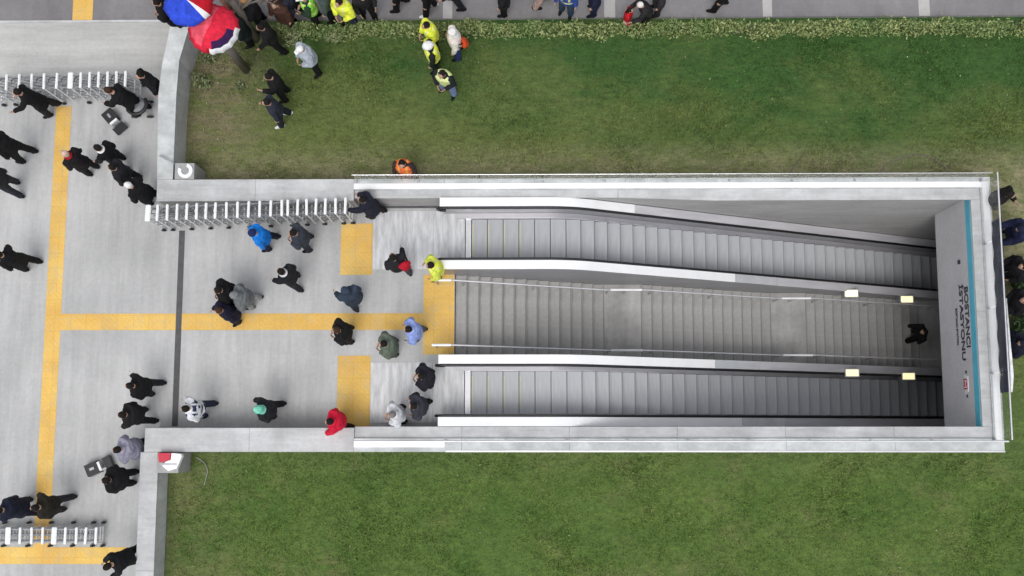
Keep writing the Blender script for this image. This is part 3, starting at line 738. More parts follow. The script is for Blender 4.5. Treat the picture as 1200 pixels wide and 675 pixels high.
# ------------------------------------------------------------------ people
def ring_tube(bm, secs, seg=16):
    """secs: (center, wdir, ddir, rw, rd)"""
    rings = []
    for c, w, d, rw, rd in secs:
        rings.append([bm.verts.new(Vector(c)+w*rw*math.cos(a)+d*rd*math.sin(a)) for a in [2*PI*q/seg for q in range(seg)]])
    for a, b in zip(rings, rings[1:]):
        for q in range(seg): bm.faces.new((a[q], a[(q+1) % seg], b[(q+1) % seg], b[q]))
    bm.faces.new(rings[0][::-1]); bm.faces.new(rings[-1])
def remesh(bm, vox, name, disp=0, smooth_it=2, seed=0):
    bmesh.ops.recalc_face_normals(bm, faces=bm.faces)
    me = bpy.data.meshes.new(name); bm.to_mesh(me); bm.free(); o = bpy.data.objects.new(name, me); COL.objects.link(o)
    r = o.modifiers.new('r', 'REMESH'); r.mode = 'VOXEL'; r.voxel_size = vox; r.use_smooth_shade = True
    if smooth_it:
        s = o.modifiers.new('s', 'SMOOTH'); s.factor = .5; s.iterations = smooth_it
    dg = bpy.context.evaluated_depsgraph_get(); out = bpy.data.meshes.new_from_object(o.evaluated_get(dg)); bpy.data.objects.remove(o); bpy.data.meshes.remove(me)
    if disp:
        nv = len(out.vertices); co = np.empty(nv*3); out.vertices.foreach_get('co', co); co = co.reshape(-1, 3); no = np.empty(nv*3); out.vertices.foreach_get('normal', no); no = no.reshape(-1, 3)
        dd = np.array([noise.noise(Vector((c[0]*9+seed, c[1]*9, c[2]*16)))+.5*noise.noise(Vector((c[0]*22, c[1]*22+seed, c[2]*30))) for c in co])
        co += no*(dd*disp)[:, None]; out.vertices.foreach_set('co', co.ravel()); out.update()
    out.name = name; out.polygons.foreach_set('use_smooth', [True]*len(out.polygons)); return out
YV = Vector((0, 1, 0))
def vd(pitch, yaw=0):  # direction: 0 = down, positive pitch = forward; yaw spreads sideways
    return Vector((math.sin(pitch)*math.cos(yaw), math.sin(yaw), -math.cos(pitch)*math.cos(yaw)))
POSES = {  # lean, head, legs (thighL, kneeL, thighR, kneeR), arms ((pitch, yaw, elbow, elbowyaw) L, R)
 'walk_a': dict(lean=.13, head=.3, legs=(.17, .05, -.10, .14), arms=((-.22, .14, .2, 0), (.22, .14, .35, 0)), spread=.085),
 'walk_b': dict(lean=.12, head=.28, legs=(-.10, .15, .16, .05), arms=((.22, .14, .4, 0), (-.2, .14, .18, 0)), spread=.085),
 'stand': dict(lean=.05, head=.2, legs=(.03, .02, -.03, .03), arms=((.0, .14, .2, 0), (.03, .14, .26, 0)), spread=.06),
 'wide': dict(lean=.10, head=.3, legs=(.05, .03, -.02, .03), arms=((.02, .30, .9, -.95), (.0, .30, .85, -.95)), spread=.13),
 'pocket': dict(lean=.12, head=.35, legs=(.13, .05, -.1, .12), arms=((-.15, .30, .65, -.5), (-.1, .30, .7, -.5)), spread=.05),
 'phone': dict(lean=.04, head=.4, legs=(.05, .05, -.06, .05), arms=((.3, .15, 1.35, -.45), (.05, .15, .4, -.2)), spread=.06),
 'bend': dict(lean=.38, head=.6, legs=(.20, .22, -.10, .16), arms=((.15, .16, .5, -.25), (.1, .14, .5, -.25)), spread=.06),
 'reach': dict(lean=.16, head=.25, legs=(.14, .12, -.16, .15), arms=((.55, .12, .5, -.1), (.2, .15, .5, -.2)), spread=.04),
}
def skel(p):
    S = {}; lean = p['lean']; up = Vector((math.sin(lean), 0, math.cos(lean))); fw = Vector((math.cos(lean), 0, -math.sin(lean)))
    S['up'], S['fw'] = up, fw; pel = Vector((0, 0, .95)); S['pel'] = pel
    for nme, d in (('waist', .14), ('chest', .33), ('sh', .46), ('neck', .53)): S[nme] = pel+up*d
    hl = p['head']; hd = Vector((math.sin(hl), 0, math.cos(hl))); S['hup'] = hd; S['hfw'] = Vector((math.cos(hl), 0, -math.sin(hl)))
    S['head'] = S['neck']+up*.04+hd*.13
    sp = p.get('spread', 0); zmin = 9
    for s, side in ((1, 'L'), (-1, 'R')):
        th, kn = p['legs'][0:2] if s == 1 else p['legs'][2:4]
        hip = pel+Vector((0, s*.09, -.04)); a = hip+vd(th, s*sp)*.43; b = a+vd(th-kn, s*sp*.6)*.42
        S['hip'+side], S['kn'+side], S['an'+side] = hip, a, b; S['ft'+side] = th-kn; zmin = min(zmin, b.z)
        ap, ay, el, ely = p['arms'][0 if s == 1 else 1]
        shd = S['sh']+YV*s*.185; e = shd+vd(ap+lean, s*ay)*.28; w = e+vd(ap+el+lean, s*(ay+ely))*.25; h = vd(ap+el+lean+.1, s*(ay+ely))
        S['s'+side], S['e'+side], S['w'+side], S['hd'+side] = shd, e, w, h
    dz = .085-zmin
    for k_ in S:
        if isinstance(S[k_], Vector) and k_ not in ('up', 'fw', 'hup', 'hfw', 'hdL', 'hdR'): S[k_] = S[k_]+Vector((0, 0, dz))
    return S
def body_mesh(S):
    bm = bmesh.new(); up, fw = S['up'], S['fw']
    ring_tube(bm, [(S['pel']-up*.10, YV, fw, .10, .08), (S['pel'], YV, fw, .155, .11), (S['waist'], YV, fw, .13, .10), (S['chest'], YV, fw, .16, .115), (S['sh'], YV, fw, .15, .09), (S['neck'], YV, fw, .065, .06), (S['neck']+up*.07, YV, fw, .053, .055)])
    hm = Matrix((S['hfw'], YV, S['hup'])).transposed()
    add_ell(bm, S['head'], (.098, .077, .122), 18, 12, rot=hm)
    add_ell(bm, S['head']+hm @ Vector((.03, 0, -.07)), (.055, .05, .05), rot=hm)        # jaw
    add_ell(bm, S['head']+hm @ Vector((.102, 0, -.015)), (.018, .013, .025), 8, 6, rot=hm)  # nose
    for s in (1, -1): add_ell(bm, S['head']+hm @ Vector((-.005, s*.079, -.01)), (.02, .01, .03), 8, 6, rot=hm)
    add_ell(bm, S['head']+hm @ Vector((.09, 0, -.058)), (.012, .025, .008), 8, 6, rot=hm)  # lips
    for s, q in ((1, 'L'), (-1, 'R')):
        add_tube(bm, [S['hip'+q], (S['hip'+q]+S['kn'+q])/2, S['kn'+q], (S['kn'+q]*.6+S['an'+q]*.4), S['an'+q]], [.085, .075, .055, .054, .038], 12)
        a = S['an'+q]; add_tube(bm, [a+Vector((-.05, 0, -.045)), a+Vector((.03, 0, -.045)), a+Vector((.14, s*.01, -.06))], [.035, .04, .028], 10)
        add_tube(bm, [S['s'+q]-YV*s*.04, S['s'+q], S['e'+q], S['w'+q]], [.05, .055, .042, .027], 12)
        h = S['hd'+q]; w = S['w'+q]; side = h.cross(YV).normalized() if abs(h.y) < .9 else Vector((1, 0, 0))
        pn = (YV-h*YV.dot(h)).normalized(); sd = h.cross(pn).normalized()
        if sd.x < 0: sd = -sd
        ring_tube(bm, [(w-h*.01, sd, pn, .026, .018), (w+h*.05, sd, pn, .040, .015), (w+h*.09, sd, pn, .040, .014)], 10)
        curl = -pn*s
        for k_, (o_, L) in enumerate(((.030, .070), (.010, .078), (-.010, .072), (-.029, .056))):
            b0 = w+h*.085+sd*o_; b1 = b0+h*L*.5+curl*.006; b2 = b1+(h*.8+curl*.6).normalized()*L*.5; add_tube(bm, [b0, b1, b2], [.0088, .008, .0065], 7)
        t0 = w+h*.03+sd*.032; add_tube(bm, [t0, t0+(h*.6+sd*.8).normalized()*.035, t0+(h*.6+sd*.8).normalized()*.035+(h+curl*.3).normalized()*.028], [.011, .0095, .008], 7)
    me = remesh(bm, .0068, 'body', 0, 1)
    # eyes as dark spots in the same mesh
    b2 = bmesh.new(); b2.from_mesh(me)
    for s in (1, -1): add_ell(b2, S['head']+hm @ Vector((.086, s*.03, .012)), (.012, .012, .008), 8, 6, mi=1, rot=hm)
    b2.to_mesh(me); b2.free(); me.polygons.foreach_set('use_smooth', [True]*len(me.polygons)); me.materials.clear(); me.materials.append(M['skin']); me.materials.append(M['eye']); return me
def jacket_mesh(S, puff, long_, seed):
    bm = bmesh.new(); up, fw = S['up'], S['fw']; k_ = puff
    secs = []
    k_ = k_*1.05
    if long_:
        kn = (S['knL']+S['knR'])/2; base = S['pel']*.28+kn*.72; sp = abs(S['knL'].x-S['knR'].x)/2
        secs += [(base, YV, Vector((1, 0, 0)), .21*k_, .15*k_+sp*.6), (S['pel']*.65+kn*.35, YV, fw, .205*k_, .15*k_+sp*.3)]
    secs += [(S['pel']-up*.08, YV, fw, .19*k_, .145*k_), (S['waist'], YV, fw, .175*k_, .145*k_), (S['chest'], YV, fw, .205*k_, .15*k_), (S['sh']-up*.01, YV, fw, .205*k_, .125*k_), (S['sh']+up*.05, YV, fw, .13, .10), (S['neck']+up*.04, YV, fw, .082, .085)]
    ring_tube(bm, secs, 20)
    for s, q in ((1, 'L'), (-1, 'R')):
        w = S['w'+q]; e = S['e'+q]; add_tube(bm, [S['s'+q]-YV*s*.07, S['s'+q], (S['s'+q]+e)/2, e, (e+w)/2, w], [.07*k_, .085*k_, .074*k_, .068*k_, .062*k_, .052*k_], 12)
    me = remesh(bm, .016, 'jacket', .014, 2, seed); me.materials.clear(); return me
def trouser_mesh(S, seed):
    bm = bmesh.new(); up, fw = S['up'], S['fw']
    ring_tube(bm, [(S['pel']-up*.12, YV, fw, .12, .10), (S['pel']-up*.02, YV, fw, .175, .13), (S['waist']-up*.03, YV, fw, .155, .12)])
    for q in 'LR': add_tube(bm, [S['hip'+q], (S['hip'+q]+S['kn'+q])/2, S['kn'+q], (S['kn'+q]+S['an'+q])/2, S['an'+q]+Vector((0, 0, -.02))], [.115, .108, .09, .085, .08], 12)
    me = remesh(bm, .016, 'trousers', .010, 1, seed); me.materials.clear(); return me
def shoe_mesh(S, q):
    bm = bmesh.new(); a = S['an'+q]; s = 1 if q == 'L' else -1; t = Vector((1, s*.08, 0)).normalized(); lift = max(0., -S['ft'+q])*0
    add_tube(bm, [a+t*-.09+Vector((0, 0, -.045)), a+t*-.06+Vector((0, 0, -.03)), a+t*.04+Vector((0, 0, -.035)), a+t*.13+Vector((0, 0, -.05)), a+t*.18+Vector((0, 0, -.055))], [.03, .05, .05, .045, .022], 10)
    add_tube(bm, [a+Vector((0, 0, .03)), a+Vector((0, 0, -.03))], .05, 10)
    me = remesh(bm, .012, 'shoe', 0, 1); me.materials.clear(); return me
def head_mesh(S, kind, seed):
    bm = bmesh.new(); hm = Matrix((S['hfw'], YV, S['hup'])).transposed(); H_ = S['head']; f = lambda x, y, z: H_+hm @ Vector((x, y, z))
    if kind == 'short': add_ell(bm, f(-.022, 0, .022), (.092, .084, .112), 18, 12, rot=hm); d = .008
    elif kind == 'bald': add_ell(bm, f(-.03, 0, -.02), (.078, .083, .075), 18, 12, rot=hm); d = .004
    elif kind == 'long':
        add_ell(bm, f(-.022, 0, .02), (.094, .09, .112), 18, 12, rot=hm); ring_tube(bm, [(f(-.04, 0, .0), YV, S['hfw'], .088, .07), (f(-.06, 0, -.12), YV, S['hfw'], .095, .055), (f(-.09, 0, -.25), YV, S['hfw'], .08, .035)]); d = .012
    elif kind == 'hood':
        add_ell(bm, f(-.03, 0, .01), (.115, .105, .135), 18, 12, rot=hm); ring_tube(bm, [(f(-.03, 0, -.04), YV, S['hfw'], .1, .1), (f(-.03, 0, -.16), YV, S['hfw'], .12, .11)]); d = .008
    elif kind == 'hat': add_ell(bm, f(-.01, 0, .045), (.108, .093, .10), 18, 12, rot=hm); add_tube(bm, [f(0.1*math.cos(a)-.01, .088*math.sin(a), .03) for a in np.linspace(0, 2*PI, 18)], .018, 6); d = .004
    elif kind == 'cap': add_ell(bm, f(-.008, 0, .05), (.103, .09, .085), 18, 12, rot=hm); ring_tube(bm, [(f(.07, 0, .05), YV, S['hup'], .075, .012), (f(.17, 0, .035), YV, S['hup'], .055, .006)], 12); d = 0
    elif kind == 'helmet': add_ell(bm, f(0, 0, .055), (.135, .115, .10), 20, 12, rot=hm); ring_tube(bm, [(f(.0, 0, .035), YV, S['hfw'], .125, .155), (f(0, 0, .045), YV, S['hfw'], .12, .15)], 20); d = 0
    me = remesh(bm, .011, kind, d, 1, seed); me.materials.clear(); return me
def vest_mesh(S, seed, k_=1.):
    bm = bmesh.new(); up, fw = S['up'], S['fw']
    ring_tube(bm, [(S['pel']-up*.06, YV, fw, .225*k_, .175*k_), (S['waist'], YV, fw, .205*k_, .17*k_), (S['chest'], YV, fw, .235*k_, .175*k_), (S['sh'], YV, fw, .235*k_, .155*k_), (S['sh']+up*.065, YV, fw, .15, .12)], 20)
    me = remesh(bm, .016, 'vest', .012, 2, seed)
    me.materials.clear()
    # reflective tape as a second slot, set by height along the torso
    me.materials.append(None); me.materials.append(None)
    for p_ in me.polygons:
        t = (p_.center-S['pel']).dot(up)
        if .06 < t < .11 or (t > .2 and .07 < abs(p_.center.y) < .12): p_.material_index = 1
    return me
CACHE = {}; SK = {}
def part(kind, pose, *a):
    key = (kind, pose)+a
    if key in CACHE: return CACHE[key]
    if pose not in SK: SK[pose] = skel(POSES[pose])
    S = SK[pose]; sd = len(CACHE)*3.7
    if kind == 'body': me = body_mesh(S)
    elif kind == 'jacket': me = jacket_mesh(S, a[0], a[1], sd)
    elif kind == 'trousers': me = trouser_mesh(S, sd)
    elif kind == 'shoe': me = shoe_mesh(S, a[0])
    elif kind == 'vest': me = vest_mesh(S, sd)
    else: me = head_mesh(S, kind, sd)
    CACHE[key] = me; return me
def put(name, me, mats, par):
    if len(me.materials) == 0: me.materials.append(None)
    o = bpy.data.objects.new(name, me); COL.objects.link(o); o.parent = par
    for i, m in enumerate(mats):
        o.material_slots[i].link = 'OBJECT'; o.material_slots[i].material = m
    return o
BLK, NAVY, CHAR = (14, 14, 17), (26, 30, 50), (48, 50, 56)
HAIR = {'d': (24, 20, 18), 'b': (62, 42, 28), 'g': (150, 148, 145), 'w': (225, 224, 222), 'y': (176, 140, 90)}
def person(u, v, face, pose, jacket, trousers, label, head='short', hc='d', long_=False, puff=1.0, vest=None, shoes=BLK, sc=1.0, z0=0., tape=(232, 240, 150), group='people on the plaza', scarf=None):
    if pose not in SK: SK[pose] = skel(POSES[pose])
    H_ = SK[pose]['head']; ang = math.atan2(-face[1], face[0])
    p = P(u, v, z0+H_.z*sc); off = Matrix.Rotation(ang, 3, 'Z') @ Vector((H_.x*sc, 0, 0))
    o = empty('person', (p.x-off.x, p.y-off.y, z0), label, 'person', group, ang); o.scale = (sc, sc, sc)
    put('body', part('body', pose), [M['skin'], M['eye']], o)
    put('long_coat' if long_ else 'jacket', part('jacket', pose, puff, long_), [cloth(jacket)], o)
    put('trousers', part('trousers', pose), [cloth(trousers)], o)
    for q in 'LR': put('shoe', part('shoe', pose, q), [cloth(shoes)], o)
    hcol = HAIR[hc] if isinstance(hc, str) else hc
    put({'short': 'hair', 'long': 'hair', 'bald': 'hair'}.get(head, head), part(head, pose), [cloth(hcol)], o)
    if scarf:
        S = SK[pose]; bm = bmesh.new(); c = S['neck']+S['up']*.045; add_tube(bm, [c+S['fw']*.085*math.cos(a)+YV*.085*math.sin(a) for a in np.linspace(0, 2*PI, 16)], .028, 8)
        obj('scarf', bm, cloth(scarf), o, smooth=True)
    if vest: put('safety_vest', part('vest', pose), [cloth(vest, .6), cloth(tape)], o)
    return o
W = person
YEL = (232, 250, 70)
# --- left plaza, top
W(20, 108, (-1, .25), 'reach', BLK, (34, 34, 38), 'person in black leaning towards the top gate, one hand out', long_=True, sc=1.04)
W(127, 106, (-1, -.2), 'bend', BLK, BLK, 'brown haired person in black bending over at the top gate', hc='b', puff=1.1)
W(164, 88, (-.8, .6), 'stand', BLK, (26, 28, 36), 'tall person in long black coat beside the round grey pushchair', long_=True, sc=1.03)
W(-9, 163, (-1, -.1), 'walk_a', BLK, BLK, 'person in black striding out at the left edge, just below the top gate', 'hat', BLK, sc=1.05, puff=1.1)
W(76, 180, (-.9, -.5), 'stand', (26, 20, 24), BLK, 'fair haired person in long black coat with dark red front', 'short', (206, 178, 160), long_=True, scarf=(150, 20, 34))
W(114, 173, (-1, -.3), 'walk_b', BLK, BLK, 'person in black with a white collar, uppermost of the group of three', scarf=(220, 222, 226))
W(131, 196, (-1, .1), 'stand', (30, 30, 36), BLK, 'person in charcoal coat, middle of the group of three', puff=1.1)
W(150, 217, (-1, -.2), 'pocket', BLK, BLK, 'white haired person in puffy black coat by the left end of the long gate', hc='w', puff=1.12, long_=True)
W(-18, 203, (-1, -.4), 'walk_b', (34, 34, 40), (40, 42, 50), 'person cut off by the left edge, only legs showing')
W(-2, 298, (-1, -.3), 'walk_a', BLK, BLK, 'person in black coat at the left edge beside the yellow strip', long_=True)
# --- inside the forecourt
W(296, 273, (-1, .15), 'walk_a', (20, 122, 214), (26, 30, 52), 'person in bright blue jacket and navy hat below the long gate', 'hat', (22, 38, 84), puff=1.1)
W(343, 273, (-1, .1), 'wide', (56, 60, 70), (40, 42, 50), 'person in dark grey padded jacket below the long gate', puff=1.18)
W(329, 318, (-.9, -.5), 'walk_b', (26, 27, 32), (34, 36, 42), 'lone person in dark jacket with a light collar in mid forecourt', puff=1.1, scarf=(200, 202, 206))
W(255, 340, (-1, .3), 'wide', BLK, BLK, 'person in big black padded coat above the yellow strip', puff=1.3, hc='d', sc=1.02)
W(274, 346, (-1, .1), 'pocket', (112, 116, 118), (150, 152, 154), 'person in mid grey coat just behind the big black coat', 'hood', (118, 122, 124), puff=1.22)
W(256, 364, (-1, .6), 'walk_a', (24, 24, 46), (30, 26, 30), 'person in dark navy coat crossing the yellow strip', long_=True, puff=1.08, hc='b')
W(404, 340, (-.6, -.8), 'walk_b', (50, 62, 78), (48, 56, 70), 'person in hooded slate blue coat above the yellow strip', 'hood', (48, 60, 78), puff=1.12, long_=True)
W(394, 387, (-1, .2), 'wide', (20, 19, 21), BLK, 'person in black standing just below the yellow strip', puff=1.2, hc='b')
W(460, 301, (-.5, -1), 'walk_a', (34, 32, 38), (64, 66, 76), 'person in dark jacket with a red backpack by the top escalator', puff=1.1)
W(504, 311, (-1, .3), 'pocket', (214, 232, 90), (30, 30, 34), 'guard in yellow vest at the head of the stairs', vest=YEL, puff=1.1)
W(478, 386, (-1, .1), 'pocket', (146, 164, 228), (96, 98, 110), 'person in pale blue jacket on the yellow pad at the stairs', puff=1.12)
W(449, 403, (-1, .2), 'wide', (98, 108, 94), (80, 84, 78), 'person in olive green coat left of the stairs', puff=1.25)
W(424, 234, (-.9, -.2), 'reach', (30, 32, 46), (30, 20, 18), 'person in dark navy coat holding the right end of the long gate', long_=True, puff=1.12, sc=.98)
W(493, 441, (-1, .1), 'wide', (32, 30, 40), BLK, 'person in black at the landing of the lower escalator', puff=1.25)
W(484, 476, (-1, .1), 'pocket', (54, 55, 64), BLK, 'person in dark grey coat behind the one in black and white', puff=1.22)
W(459, 486, (-1, .3), 'wide', (206, 208, 212), (30, 30, 34), 'person in black and white jacket by the bottom wall', puff=1.1, hc=(120, 118, 116))
W(386, 494, (-1, .1), 'walk_b', (206, 22, 56), (44, 20, 26), 'person in red jacket against the bottom wall', puff=1.2, hc='d')
W(302, 480, (-1, .1), 'walk_a', (26, 30, 34), BLK, 'person in black coat with a mint green hat', 'hood', (120, 200, 176), puff=1.2)
W(217, 479, (-1, .05), 'walk_a', (224, 228, 236), (40, 46, 66), 'person in white and navy jacket right of the dark drain', puff=1.12, vest=(44, 52, 84), tape=(225, 228, 235))
W(152, 452, (-1, -.05), 'walk_a', BLK, (34, 35, 40), 'person in black left of the drain, upper of two walking side by side', puff=1.2)
W(143, 486, (-1, .05), 'walk_b', (26, 24, 26), (30, 30, 34), 'person in black left of the drain, lower of two walking side by side', puff=1.25)
W(137, 527, (-1, .05), 'wide', (150, 148, 166), BLK, 'person in lilac grey coat near the red and white sign', puff=1.25, long_=True)
W(124, 563, (-1, 0), 'stand', BLK, BLK, 'broad person in black standing below the one in lilac grey', puff=1.35, sc=1.05)
W(-2, 598, (-1, -.1), 'walk_b', (26, 30, 48), (26, 28, 40), 'person in navy coat at the left edge above the bottom gate', long_=True, puff=1.15)
W(41, 595, (-1, .05), 'walk_a', (36, 32, 24), (44, 42, 46), 'person in dark brown coat on the yellow strip above the bottom gate', puff=1.2)
W(126, 664, (-1, .6), 'bend', BLK, BLK, 'person in black bent forward at the bottom edge by the wall', puff=1.1)
# --- lawn
G2 = 'people on the upper lawn'
W(314, 90, (-1, .2), 'phone', (20, 20, 22), BLK, 'person in black jacket on the lawn, upper of a pair', group=G2, puff=1.1, z0=.05)
W(312, 120, (-.9, .2), 'walk_a', (42, 46, 58), (36, 40, 50), 'person in slate jacket and white shoes, lower of a pair on the lawn', shoes=(235, 235, 235), group=G2, z0=.05)
W(352, 58, (-.8, .6), 'wide', (168, 176, 186), BLK, 'person in pale grey padded jacket and white cap on the lawn', 'cap', (232, 234, 238), group=G2, puff=1.22, z0=.05)
W(499, 30, (-1, .5), 'wide', (222, 240, 70), (36, 38, 44), 'guard in wide yellow vest at the hedge, uppermost of the guards', vest=YEL, group=G2, z0=.05, puff=1.1)
W(502, 54, (-1, .2), 'stand', (28, 34, 30), (24, 28, 26), 'guard in yellow vest and white helmet on the lawn', 'helmet', (240, 240, 240), vest=YEL, group=G2, z0=.05)
W(518, 87, (-.4, .9), 'wide', (26, 30, 34), (116, 132, 170), 'guard in yellow vest and jeans, lowest of the guards on the lawn', vest=(214, 240, 160), group=G2, z0=.05)
W(529, 38, (-1, .2), 'stand', (234, 218, 208), (40, 58, 110), 'person in cream top and blue jeans beside the guards', 'hood', (240, 236, 230), group=G2, z0=.05, long_=False, puff=1.1)
W(471, 192, (-.1, 1), 'stand', (52, 40, 40), (50, 50, 56), 'worker in orange vest standing behind the parapet wall', vest=(238, 106, 48), tape=(250, 170, 90), group=G2, z0=.05)
G3 = 'people by the right end wall'
W(1184, 228, (.6, .5), 'phone', (20, 18, 22), BLK, 'dark haired person in black by the corner of the glass fence', 'long', 'd', group=G3, z0=.05, puff=1.1)
W(1196, 268, (-1, .2), 'bend', (24, 30, 60), (22, 24, 40), 'person in dark navy coat leaning at the glass fence', 'hood', (24, 28, 52), group=G3, z0=.05, long_=True, puff=1.25)
W(1201, 352, (-1, 0), 'wide', (20, 20, 26), (22, 22, 30), 'person in black between the two shrubs right of the glass fence', group=G3, z0=.05, puff=1.15)
W(1199, 312, (-1, .2), 'pocket', (18, 18, 24), (22, 22, 30), 'person in black just above the upper shrub right of the glass fence', group=G3, z0=.05, puff=1.1)
W(1198, 402, (-1, .1), 'wide', (22, 26, 44), (18, 20, 34), 'person in dark blue hood below the lower shrub right of the glass fence', 'hood', (20, 24, 40), group=G3, z0=.05, puff=1.15, long_=True)
B = empty('banner', (11.1, 3, 1), 'dark navy banner hung along the outside of the right glass fence', 'banner')
ya, yb = P(1172, 258, 1.5).y, P(1178, 460, 1.5).y
bm = bmesh.new(); g = []; nb = 40
for i in range(nb+1):
    y = ya+(yb-ya)*i/nb; w_ = .025*math.sin(i*1.1)+.02*noise.noise(Vector((y*2, 0, 0)))
    g.append([bm.verts.new((x_, y, z_)) for x_, z_ in ((11.12+w_*.3, 1.93), (11.16+w_*.5, 1.5), (11.19+w_*.6, 1.22))])
for p_, q_ in zip(g, g[1:]):
    for i in range(2): bm.faces.new((p_[i], q_[i], q_[i+1], p_[i+1]))
o = child('banner_cloth', bm, cloth((26, 30, 58)), B, smooth=True); md = o.modifiers.new('s', 'SOLIDIFY'); md.thickness = .006
bm = bmesh.new(); add_tube(bm, [(11.13, P(1180, 350, 1.9).y, 1.93), (11.15, P(1183, 400, 1.9).y, 1.92), (11.17, P(1186, 440, 1.9).y, 1.9), (11.16, yb, 1.85)], [.012, .03, .05, .03], 8)
child('white_hem', bm, cloth((232, 234, 240)), B, smooth=True)
# --- road and crowd at the top
G4 = 'people on the road at the top'
top = [
 (354, -2, (-1, .2), 'wide', (40, 60, 44), BLK, 'person in bright green vest and white cap on the road', 'cap', (230, 240, 225), dict(vest=(140, 220, 70))),
 (397, 3, (-.5, .9), 'wide', (222, 240, 70), (30, 34, 60), 'guard in broad yellow vest on the road above the ragged shrub', 'short', 'd', dict(vest=YEL, sc=1.08)),
 (424, -4, (.4, .9), 'pocket', (30, 30, 32), BLK, 'person in black with pale scarf right of the guard on the road', 'long', 'g', dict()),
 (456, -22, (-1, 0), 'walk_a', BLK, BLK, 'person in black, first right of the pale scarf', 'short', 'd', dict()),
 (492, -16, (-1, .1), 'walk_a', BLK, BLK, 'person in black with white shoes above the uppermost guard', 'short', 'd', dict(shoes=(240, 240, 240))),
 (526, -24, (-1, 0), 'walk_b', (40, 40, 46), (30, 32, 40), 'person in dark clothes at the first pale road strip', 'short', 'd', dict()),
 (587, -16, (-1, 0), 'stand', (28, 26, 30), BLK, 'person in dark coat between the first two pale road strips', 'short', 'd', dict(long_=True)),
 (665, -12, (-.3, .9), 'stand', (48, 70, 140), (50, 70, 90), 'person in blue and white jacket on the road', 'short', 'b', dict(vest=(60, 84, 160))),
 (697, -16, (-1, .1), 'stand', (28, 32, 58), (26, 30, 60), 'person in navy coat just left of the second pale road strip', 'short', 'd', dict(long_=True)),
 (640, -26, (1, 0), 'walk_a', (170, 130, 130), (190, 160, 150), 'person in pink trousers at the top edge', 'short', 'b', dict()),
 (739, 12, (1, .3), 'stand', (176, 24, 34), (222, 190, 180), 'small child in red jacket at the hedge', 'long', 'd', dict(sc=.68)),
 (750, 6, (-1, .3), 'bend', (36, 34, 36), BLK, 'adult in black with pale sleeves bending to the child in red', 'short', (226, 226, 220), dict(sc=.9)),
 (775, -16, (-1, .2), 'stand', (52, 46, 50), (48, 44, 50), 'person in long brown grey coat right of the child in red', 'short', 'd', dict(long_=True)),
 (850, -22, (-1, -.2), 'walk_a', BLK, BLK, 'person in black striding at the third pale road strip', 'short', 'd', dict()),
 (183, 3, (-1, .2), 'wide', BLK, BLK, 'person in black coat left of the blue umbrella', 'short', 'd', dict(long_=True, puff=1.2)),
 (198, 12, (-1, .4), 'pocket', (24, 24, 30), BLK, 'person in black just under the blue umbrella', 'hood', (22, 24, 34), dict(puff=1.2)),
 (272, 22, (-1, .3), 'stand', (34, 46, 44), BLK, 'person in dark green coat right of the red parasol', 'short', 'g', dict(long_=True, puff=1.1)),
 (286, 2, (-1, .2), 'wide', (30, 30, 32), BLK, 'person in black with a fair head at the top edge', 'short', 'y', dict(puff=1.1)),
 (322, 5, (-.4, .9), 'stand', (72, 46, 38), BLK, 'person in dark brown coat right of the bare tree', 'short', 'b', dict(long_=True, puff=1.15)),
 (305, 32, (-1, .2), 'walk_b', (26, 26, 28), BLK, 'person in black on the lawn corner below the bare tree', 'short', 'd', dict()),
 (338, -8, (1, .4), 'pocket', (36, 38, 52), BLK, 'person in dark blue coat left of the green vest', 'short', 'd', dict(puff=1.1)),
 (374, -8, (-1, .2), 'stand', (70, 84, 80), BLK, 'person in grey green coat between the two bright vests', 'hood', (64, 78, 74), dict()),
 (312, -14, (-1, .2), 'stand', (130, 112, 104), CHAR, 'person in beige coat at the top edge behind the bare tree', 'short', 'b', dict(long_=True)),
 (258, -10, (-1, .2), 'stand', (150, 110, 90), BLK, 'person in tan coat at the top edge above the red parasol', 'short', 'b', dict(puff=1.1)),
]
for (u, v, f, po, j, t, lab, hd, hc, kw) in top: W(u, v, f, po, j, t, lab, hd, hc, group=G4, **kw)
# person on the stairs near the tunnel
zl = lands[2][2]
W(1083, 389, (-1, .1), 'walk_a', (18, 17, 18), BLK, 'person in black climbing the stairs by the tunnel mouth', z0=zl+.0, puff=.95)

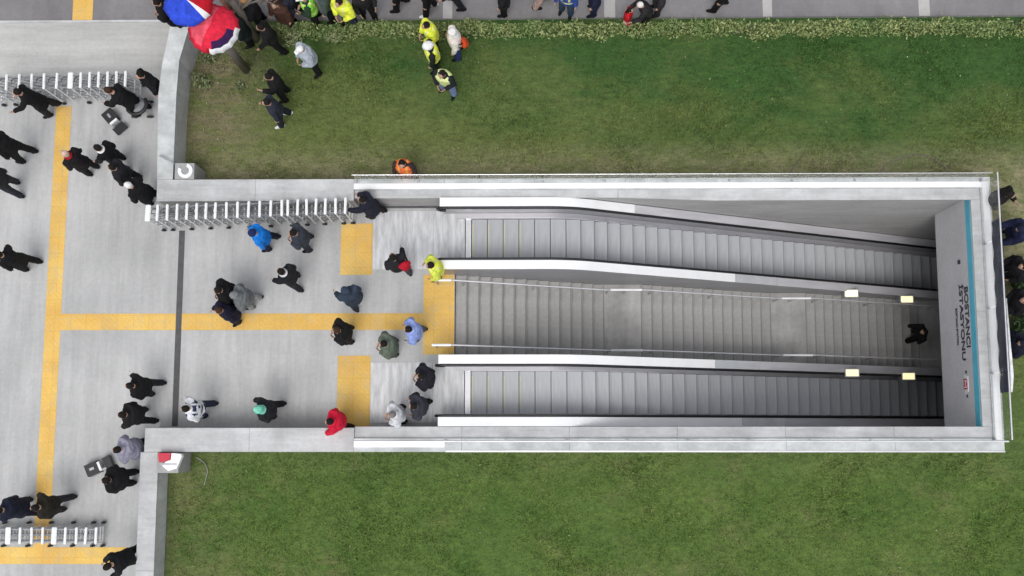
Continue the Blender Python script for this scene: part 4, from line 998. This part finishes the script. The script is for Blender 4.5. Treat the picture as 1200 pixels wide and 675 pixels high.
# backpacks and bags
def pack(u, v, z, face, c, label, s=1.):
    p = P(u, v, z); o = empty('backpack', p, label, 'backpack', None, math.atan2(-face[1], face[0]))
    bm = bmesh.new(); add_ell(bm, (0, 0, 0), (.11*s, .16*s, .23*s), 16, 12)
    for vv in bm.verts: vv.co.x *= 1 if vv.co.x < 0 else .6
    obj('bag_body', bm, cloth(c), o, smooth=True)
    bm = bmesh.new(); add_ell(bm, (-.09*s, 0, -.07*s), (.06*s, .12*s, .10*s), 12, 8); obj('front_pocket', bm, cloth(tuple(int(x*.8) for x in c)), o, smooth=True)
    for sy in (-1, 1):
        bm = bmesh.new(); add_tube(bm, [(.02, sy*.09*s, .2*s), (.16*s, sy*.11*s, .2*s), (.19*s, sy*.11*s, 0), (.04, sy*.1*s, -.16*s)], .016, 6); obj('strap', bm, cloth((24, 24, 26)), o, smooth=True)
pack(474, 310, 1.34, (-.5, -1), (190, 24, 48), 'red backpack on the back of the person by the top escalator')
pack(543, 50, 1.15, (-1, .2), (206, 76, 34), 'orange backpack on the person in cream top', .9)

# ------------------------------------------------------------------ light
world = bpy.data.worlds.new('World'); scene.world = world; world.use_nodes = True
nt = world.node_tree; sky = nt.nodes.new('ShaderNodeTexSky'); sky.sky_type = 'NISHITA'; sky.sun_disc = False
EL, AZ = math.radians(66), math.radians(190)
sky.sun_elevation = EL; sky.sun_rotation = AZ; sky.air_density = 1; sky.dust_density = 3
hs = nt.nodes.new('ShaderNodeHueSaturation'); hs.inputs['Saturation'].default_value = .22
nt.links.new(sky.outputs[0], hs.inputs['Color']); nt.links.new(hs.outputs[0], nt.nodes['Background'].inputs[0]); nt.nodes['Background'].inputs[1].default_value = .15
sun = bpy.data.objects.new('sun', bpy.data.lights.new('sun', 'SUN')); COL.objects.link(sun)
sun.data.energy = .85; sun.data.angle = math.radians(30); sun.data.color = (1, .985, .96)
d = Vector((math.sin(AZ)*math.cos(EL), math.cos(AZ)*math.cos(EL), math.sin(EL))); sun.rotation_euler = d.to_track_quat('Z', 'Y').to_euler()
scene.view_settings.view_transform = 'Standard'; scene.view_settings.look = 'None'; scene.view_settings.gamma = 1; scene.view_settings.exposure = .24
scene.cycles.use_denoising = True
